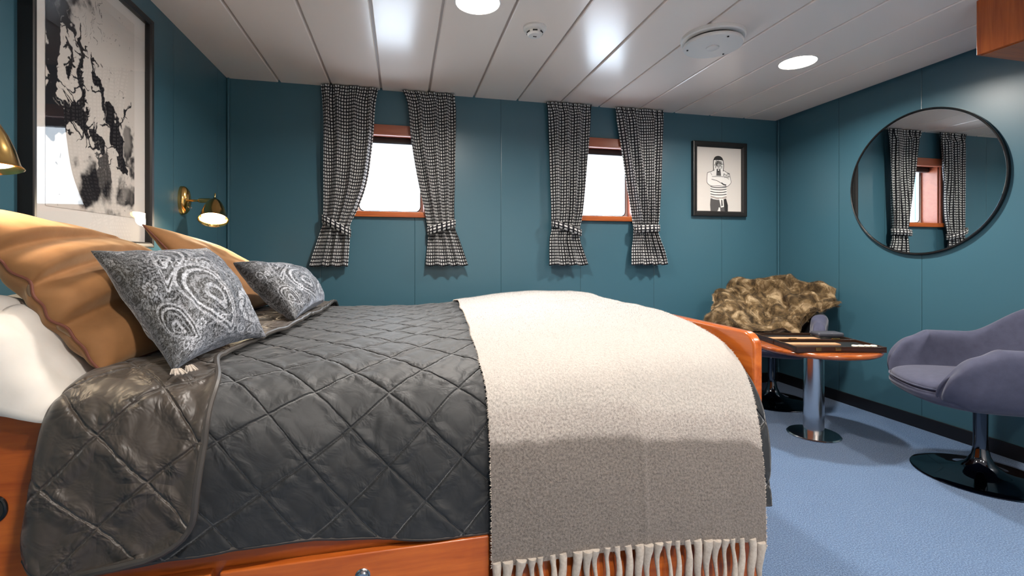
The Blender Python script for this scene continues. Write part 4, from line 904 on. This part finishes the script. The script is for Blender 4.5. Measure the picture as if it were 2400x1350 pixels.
# ================================================================== TUB CHAIRS
def make_chair(label):
    t = thing('swivel_tub_chair', label, 'chair', (0, 0, 0), 0, 'grey blue tub chairs on chrome bases')
    # wrap-around shell: U path from one front end round the back to the other
    ns = 61; A = np.linspace(-1, 1, ns); rows = []
    for s in A:
        th = s * PI * 0.5                                  # -90..90 around the back, then straight arms
        q = abs(s)
        # plan outline
        if q < 0.55:
            a = (q / 0.55) * PI / 2; px, py = -0.02 - 0.29 * math.cos(a), 0.315 * math.sin(a)
        else:
            k = (q - 0.55) / 0.45; px, py = -0.02 + 0.30 * k, 0.315 - 0.022 * k ** 2
        py = math.copysign(py, s) if s else 0.0
        # outward plan normal
        if q < 0.55: nx, ny = -math.cos(a), math.copysign(math.sin(a), s)
        else: nx, ny = 0.0, math.copysign(1, s)
        back = 1 - sstep(0.14, 0.46, q); front = sstep(0.84, 1.0, q)
        hz = 0.625 + 0.148 * back - 0.035 * front ** 3      # top height
        lean = 0.035 * back
        th_ = 0.075 - 0.012 * back - 0.02 * front
        ub = 0.34 + 0.035 * front
        sec = []
        ox, oy = px, py
        fr2 = sstep(0.62, 1.0, q)
        def pt(off, z, sc=1.0): return ((ox + nx * off) * sc - fr2 * max(z - 0.42, 0) * 0.75, (oy + ny * off) * sc, z)
        sec += [pt(-0.055, ub - 0.004, 0.80), pt(-0.02, ub + 0.015, 0.90), pt(0.0, ub + 0.10, 0.975), pt(0.012 + lean * 0.4, hz - 0.07, 1.0), pt(0.012 + lean, hz - 0.025, 1.0), pt(-0.008 + lean, hz - 0.002, 1.0), pt(-th_ * 0.5 + lean, hz + 0.004, 1.0), pt(-th_ + lean, hz - 0.010, 1.0), pt(-th_ - 0.008 + lean, hz - 0.045, 1.0), pt(-th_ - 0.014, min(0.46, hz - 0.05), 0.99), pt(-th_ - 0.03, 0.385, 0.95)]
        rows.append(sec)
    Pm = np.array(rows)                                       # ns x m x 3
    m_ = Pm.shape[1]
    # rounded front ends
    ends = []
    for e, nb2 in ((0, 1), (-1, 1)):
        c = Pm[e].mean(0); caps = []
        for k, (g_, f) in enumerate(((0.93, 0.016), (0.74, 0.028), (0.40, 0.034), (0.02, 0.035))):
            ring = c + (Pm[e] - c) * g_ + np.array([f, 0, 0]); caps.append(ring)
        ends.append(caps)
    full = np.concatenate([np.array(ends[0][::-1]), Pm, np.array(ends[1])], 0)
    o = grid('shell', np.swapaxes(full, 0, 1), 'chair_fabric', t, closed_u=True, subsurf=2)
    # underside pan
    n = 40; pr = []
    b = MB()
    ring = []
    for i in range(n):
        a = 2 * PI * i / n; x, y = math.cos(a), math.sin(a); k = (abs(x) ** 3.0 + abs(y) ** 3.0) ** (-1 / 3.0); ring.append((x * k, y * k))
    V_, F = [], []
    levels = [(0.235, 0.235, 0.355, 0.01), (0.255, 0.262, 0.385, 0.02), (0.262, 0.264, 0.40, 0.022), (0.25, 0.25, 0.41, 0.02)]
    levels = [(0.03, 0.03, 0.325, 0), (0.13, 0.13, 0.328, 0), (0.215, 0.225, 0.340, 0.012), (0.272, 0.262, 0.362, 0.026), (0.285, 0.264, 0.392, 0.034), (0.280, 0.260, 0.412, 0.036), (0.24, 0.23, 0.418, 0.03)]
    G = np.array([[(rx * x + ox_, ry * y, z) for x, y in ring] for rx, ry, z, ox_ in levels])
    grid('pan', np.swapaxes(G, 0, 1), 'chair_fabric', t, closed_u=True, subsurf=1)
    # seat cushion, slightly domed, overhanging at the front
    cl = [(0.0, 0.0, 0.398, 0.02), (0.245, 0.235, 0.400, 0.035), (0.266, 0.243, 0.412, 0.042), (0.270, 0.244, 0.430, 0.044), (0.258, 0.238, 0.448, 0.040), (0.20, 0.19, 0.462, 0.03), (0.10, 0.10, 0.468, 0.03), (0.0, 0.0, 0.469, 0.03)]
    G = np.array([[(rx * x + ox_, ry * y, z) for x, y in ring] for rx, ry, z, ox_ in cl])
    sc_ = grid('seat_cushion', np.swapaxes(G, 0, 1), 'chair_fabric', t, closed_u=True, subsurf=2)
    MB().tube([(0.272 * x + 0.044, 0.246 * y, 0.425) for x, y in ring], 0.0035, 6, closed=True).build('piping', 'chair_fabric', sc_, smooth=True)
    MB().lathe([(0.0, 0.33), (0.05, 0.328), (0.05, 0.318), (0.032, 0.308), (0.027, 0.30), (0.0255, 0.16), (0.027, 0.13), (0.034, 0.095), (0.050, 0.060), (0.085, 0.034), (0.14, 0.020), (0.21, 0.012), (0.245, 0.008), (0.250, 0.004), (0.249, 0.0), (0.0, 0.0)], 72, cap=False).build('pedestal', 'dark_chrome', t, smooth=True, angle=60)
    return t
ch = make_chair('grey blue tub chair at the right edge, facing the small table')
ch.location = (2.592, 1.610, 0); ch.rotation_euler[2] = math.radians(150)
ch2 = copy_tree(ch)
ch2['label'] = 'grey blue tub chair in the far corner, covered with a fur throw'
CX2, CY2, CR2 = 2.515, 2.775, math.radians(226)
ch2.location = (CX2, CY2, 0); ch2.rotation_euler[2] = CR2

# fur throw over the far chair: control net in the chair's own axes (x forward, y to the camera's right)
net = {  # rows from behind the back, over the top, down to the seat front
    -0.42: [(-0.30, 0.50), (-0.27, 0.66), (-0.12, 0.69), (0.06, 0.66), (0.22, 0.60), (0.31, 0.48)],
    -0.34: [(-0.38, 0.56), (-0.31, 0.76), (-0.14, 0.72), (0.06, 0.69), (0.24, 0.65), (0.34, 0.50)],
    -0.22: [(-0.41, 0.60), (-0.35, 0.835), (-0.20, 0.78), (0.02, 0.64), (0.22, 0.58), (0.34, 0.485)],
    -0.08: [(-0.42, 0.60), (-0.37, 0.850), (-0.25, 0.78), (-0.06, 0.56), (0.16, 0.54), (0.30, 0.485)],
    0.06: [(-0.42, 0.60), (-0.37, 0.845), (-0.25, 0.77), (-0.08, 0.57), (0.10, 0.53), (0.24, 0.50)],
    0.18: [(-0.41, 0.60), (-0.36, 0.840), (-0.22, 0.77), (-0.07, 0.62), (0.05, 0.57), (0.14, 0.52)],
    0.28: [(-0.38, 0.60), (-0.32, 0.835), (-0.20, 0.79), (-0.08, 0.71), (0.02, 0.665), (0.07, 0.64)],
    0.37: [(-0.30, 0.60), (-0.26, 0.76), (-0.20, 0.77), (-0.13, 0.73), (-0.08, 0.69), (-0.05, 0.66)]}
ks = sorted(net); C_ = np.array([[(x, k, z) for x, z in net[k]] for k in ks])
def bic(C, nu, nv):
    A_ = np.array([catmull(C[i], nv) for i in range(C.shape[0])]); return np.swapaxes(np.array([catmull(A_[:, j], nu) for j in range(A_.shape[1])]), 0, 1)
C_[:, :, 2] -= 0.008 + 0.022 * sstep(0.68, 0.80, C_[:, :, 2]); C_[:, :, 1] *= np.where(C_[:, :, 1] < 0, 0.86, 1.0); Fp = bic(C_, 22, 26); fn = gnormals(Fp); fn *= np.sign((fn * np.array([0.4, 0, 1.0])).sum(-1))[..., None]
uu_, vv_ = np.meshgrid(np.linspace(0, 1, Fp.shape[0]), np.linspace(0, 1, Fp.shape[1]), indexing='ij')
q = fbm(uu_ * 4, vv_ * 4, 3, 2)
wv_ = np.sin((uu_ * 3.2 - vv_ * 3.0 + 1.5 * q) * 2 * PI * 0.85); fold = 0.026 * (np.abs(wv_) ** 0.8 * np.sign(wv_)) + 0.010 * np.sin((uu_ * 8 + vv_ * 5 + 2.5 * q) * 2 * PI * 0.6) + 0.012 * fbm(uu_ * 16, vv_ * 12, 5, 3)
Fp = Fp + fn * (0.030 + fold)[..., None]
fn = gnormals(Fp); fn *= np.sign((fn * np.array([0.4, 0, 1.0])).sum(-1))[..., None]
ex = strands(Fp, fn, 90000, 0.014, 0.0007, droop=0.35, curl=0.8, seed=9)
ft = grid('fur_throw', Fp, 'fur', extra=ex)
tag(ft, 'brown plush fur throw crumpled over the corner chair', 'fur throw'); ft.location = (CX2, CY2, 0); ft.rotation_euler[2] = CR2

# ================================================================== PEDESTAL TABLE
tb = thing('pedestal_table', 'small round cherry table on a steel column by the footboard', 'table', (2.272, 2.20, 0))
MB().lathe([(0.0, 0.476), (0.26, 0.476), (0.297, 0.481), (0.312, 0.490), (0.315, 0.500), (0.311, 0.508), (0.302, 0.511), (0.0, 0.511)], 96, cap=False).build('tabletop', 'table_wood', tb, smooth=True, angle=50)
MB().lathe([(0.052, 0.012), (0.052, 0.478)], 48, cap=False).build('column', 'chrome', tb, smooth=True)
MB().lathe([(0.0, 0.0), (0.132, 0.0), (0.134, 0.004), (0.128, 0.009), (0.060, 0.013), (0.0, 0.013)], 64, cap=False).build('base_plate', 'chrome', tb, smooth=True)
# open games case on the table
Tz = 0.511
cs = thing('games_case', 'dark wooden games case lying open on the round table', 'games case', (2.262, 2.185, Tz), math.radians(-14))
Wc, Dc, hc = 0.46, 0.225, 0.030
for sgn in (-1, 1):
    y0, y1 = (-Dc, -0.002) if sgn < 0 else (0.002, Dc); x0, x1 = -Wc / 2, Wc / 2; tk = 0.010
    b = MB().box(x0, x1, y0, y1, 0, 0.006).box(x0, x1, y0, y0 + tk, 0.006, hc).box(x0, x1, y1 - tk, y1, 0.006, hc).box(x0, x0 + tk, y0 + tk, y1 - tk, 0.006, hc).box(x1 - tk, x1, y0 + tk, y1 - tk, 0.006, hc)
    o = b.build('tray', 'case_wood', cs, bevel=0.0015, seg=2)
    MB().box(x0 + tk + 0.002, x1 - tk - 0.002, y0 + tk + 0.002, y1 - tk - 0.002, 0.006, 0.018).build('lining_panel', 'black_frame', o)
    ys_ = y0 + tk + (0.045 if sgn > 0 else 0.10); MB().box(x0 + tk + 0.01, x1 - tk - 0.15, ys_, ys_ + 0.05, 0.018, 0.024).build('lining_strip', 'tan_leather', o)
for dx_ in (-0.12, 0.12): MB().box(dx_ - 0.018, dx_ + 0.018, -0.012, 0.012, hc, hc + 0.003).lathe([(0.003, -0.02), (0.003, 0.02)], 12, M=Matrix.Translation((dx_, 0, hc + 0.003)) @ Matrix.Rotation(PI / 2, 4, 'Y')).build('hinge', 'brass', cs, smooth=True)
for dx_ in (-0.12, -0.02): MB().box(dx_ - 0.014, dx_ + 0.014, -Dc - 0.004, -Dc, 0.010, 0.026).build('clasp', 'brass', cs, bevel=0.001)
Mc = Matrix.Translation((2.262, 2.185, Tz)) @ Matrix.Rotation(math.radians(-14), 4, 'Z')
def on_case(x, y, z): return tuple(Mc @ Vector((x, y, z)))
# ivory pieces stacked in the trays, and a leather wallet
def pieces(x, y, n, lab, z=0.0205):
    places = ['leftmost', 'second from left', 'third from left', 'rightmost']
    if n == 3: places = ['leftmost', 'middle', 'rightmost']
    for k in range(n):
        o = MB().lathe([(0.0, 0.0), (0.014, 0.0), (0.0155, 0.002), (0.0155, 0.007), (0.014, 0.009), (0.0, 0.009)], 24, cap=False).build('game_piece', 'ivory', smooth=True, angle=50)
        px_, py_, pz_ = on_case(x + k * 0.0322, y, z); o.location = (px_, py_, pz_)
        tag(o, lab + ', ' + places[k] + ' of its row', 'game piece', 'ivory game pieces in the open case')
pieces(0.095, -0.185, 4, 'ivory game piece in the near tray', 0.0235)
pieces(0.110, 0.185, 3, 'ivory game piece in the far tray', 0.0215)
wl_ = MB().box(-0.075, 0.075, -0.042, 0.042, 0, 0.026).build('leather_box', 'slate_leather', bevel=0.010)
wl_.location = on_case(0.135, 0.100, 0.0305); wl_.rotation_euler[2] = math.radians(-14)
tag(wl_, 'slate grey leather box lying across the open games case', 'box')
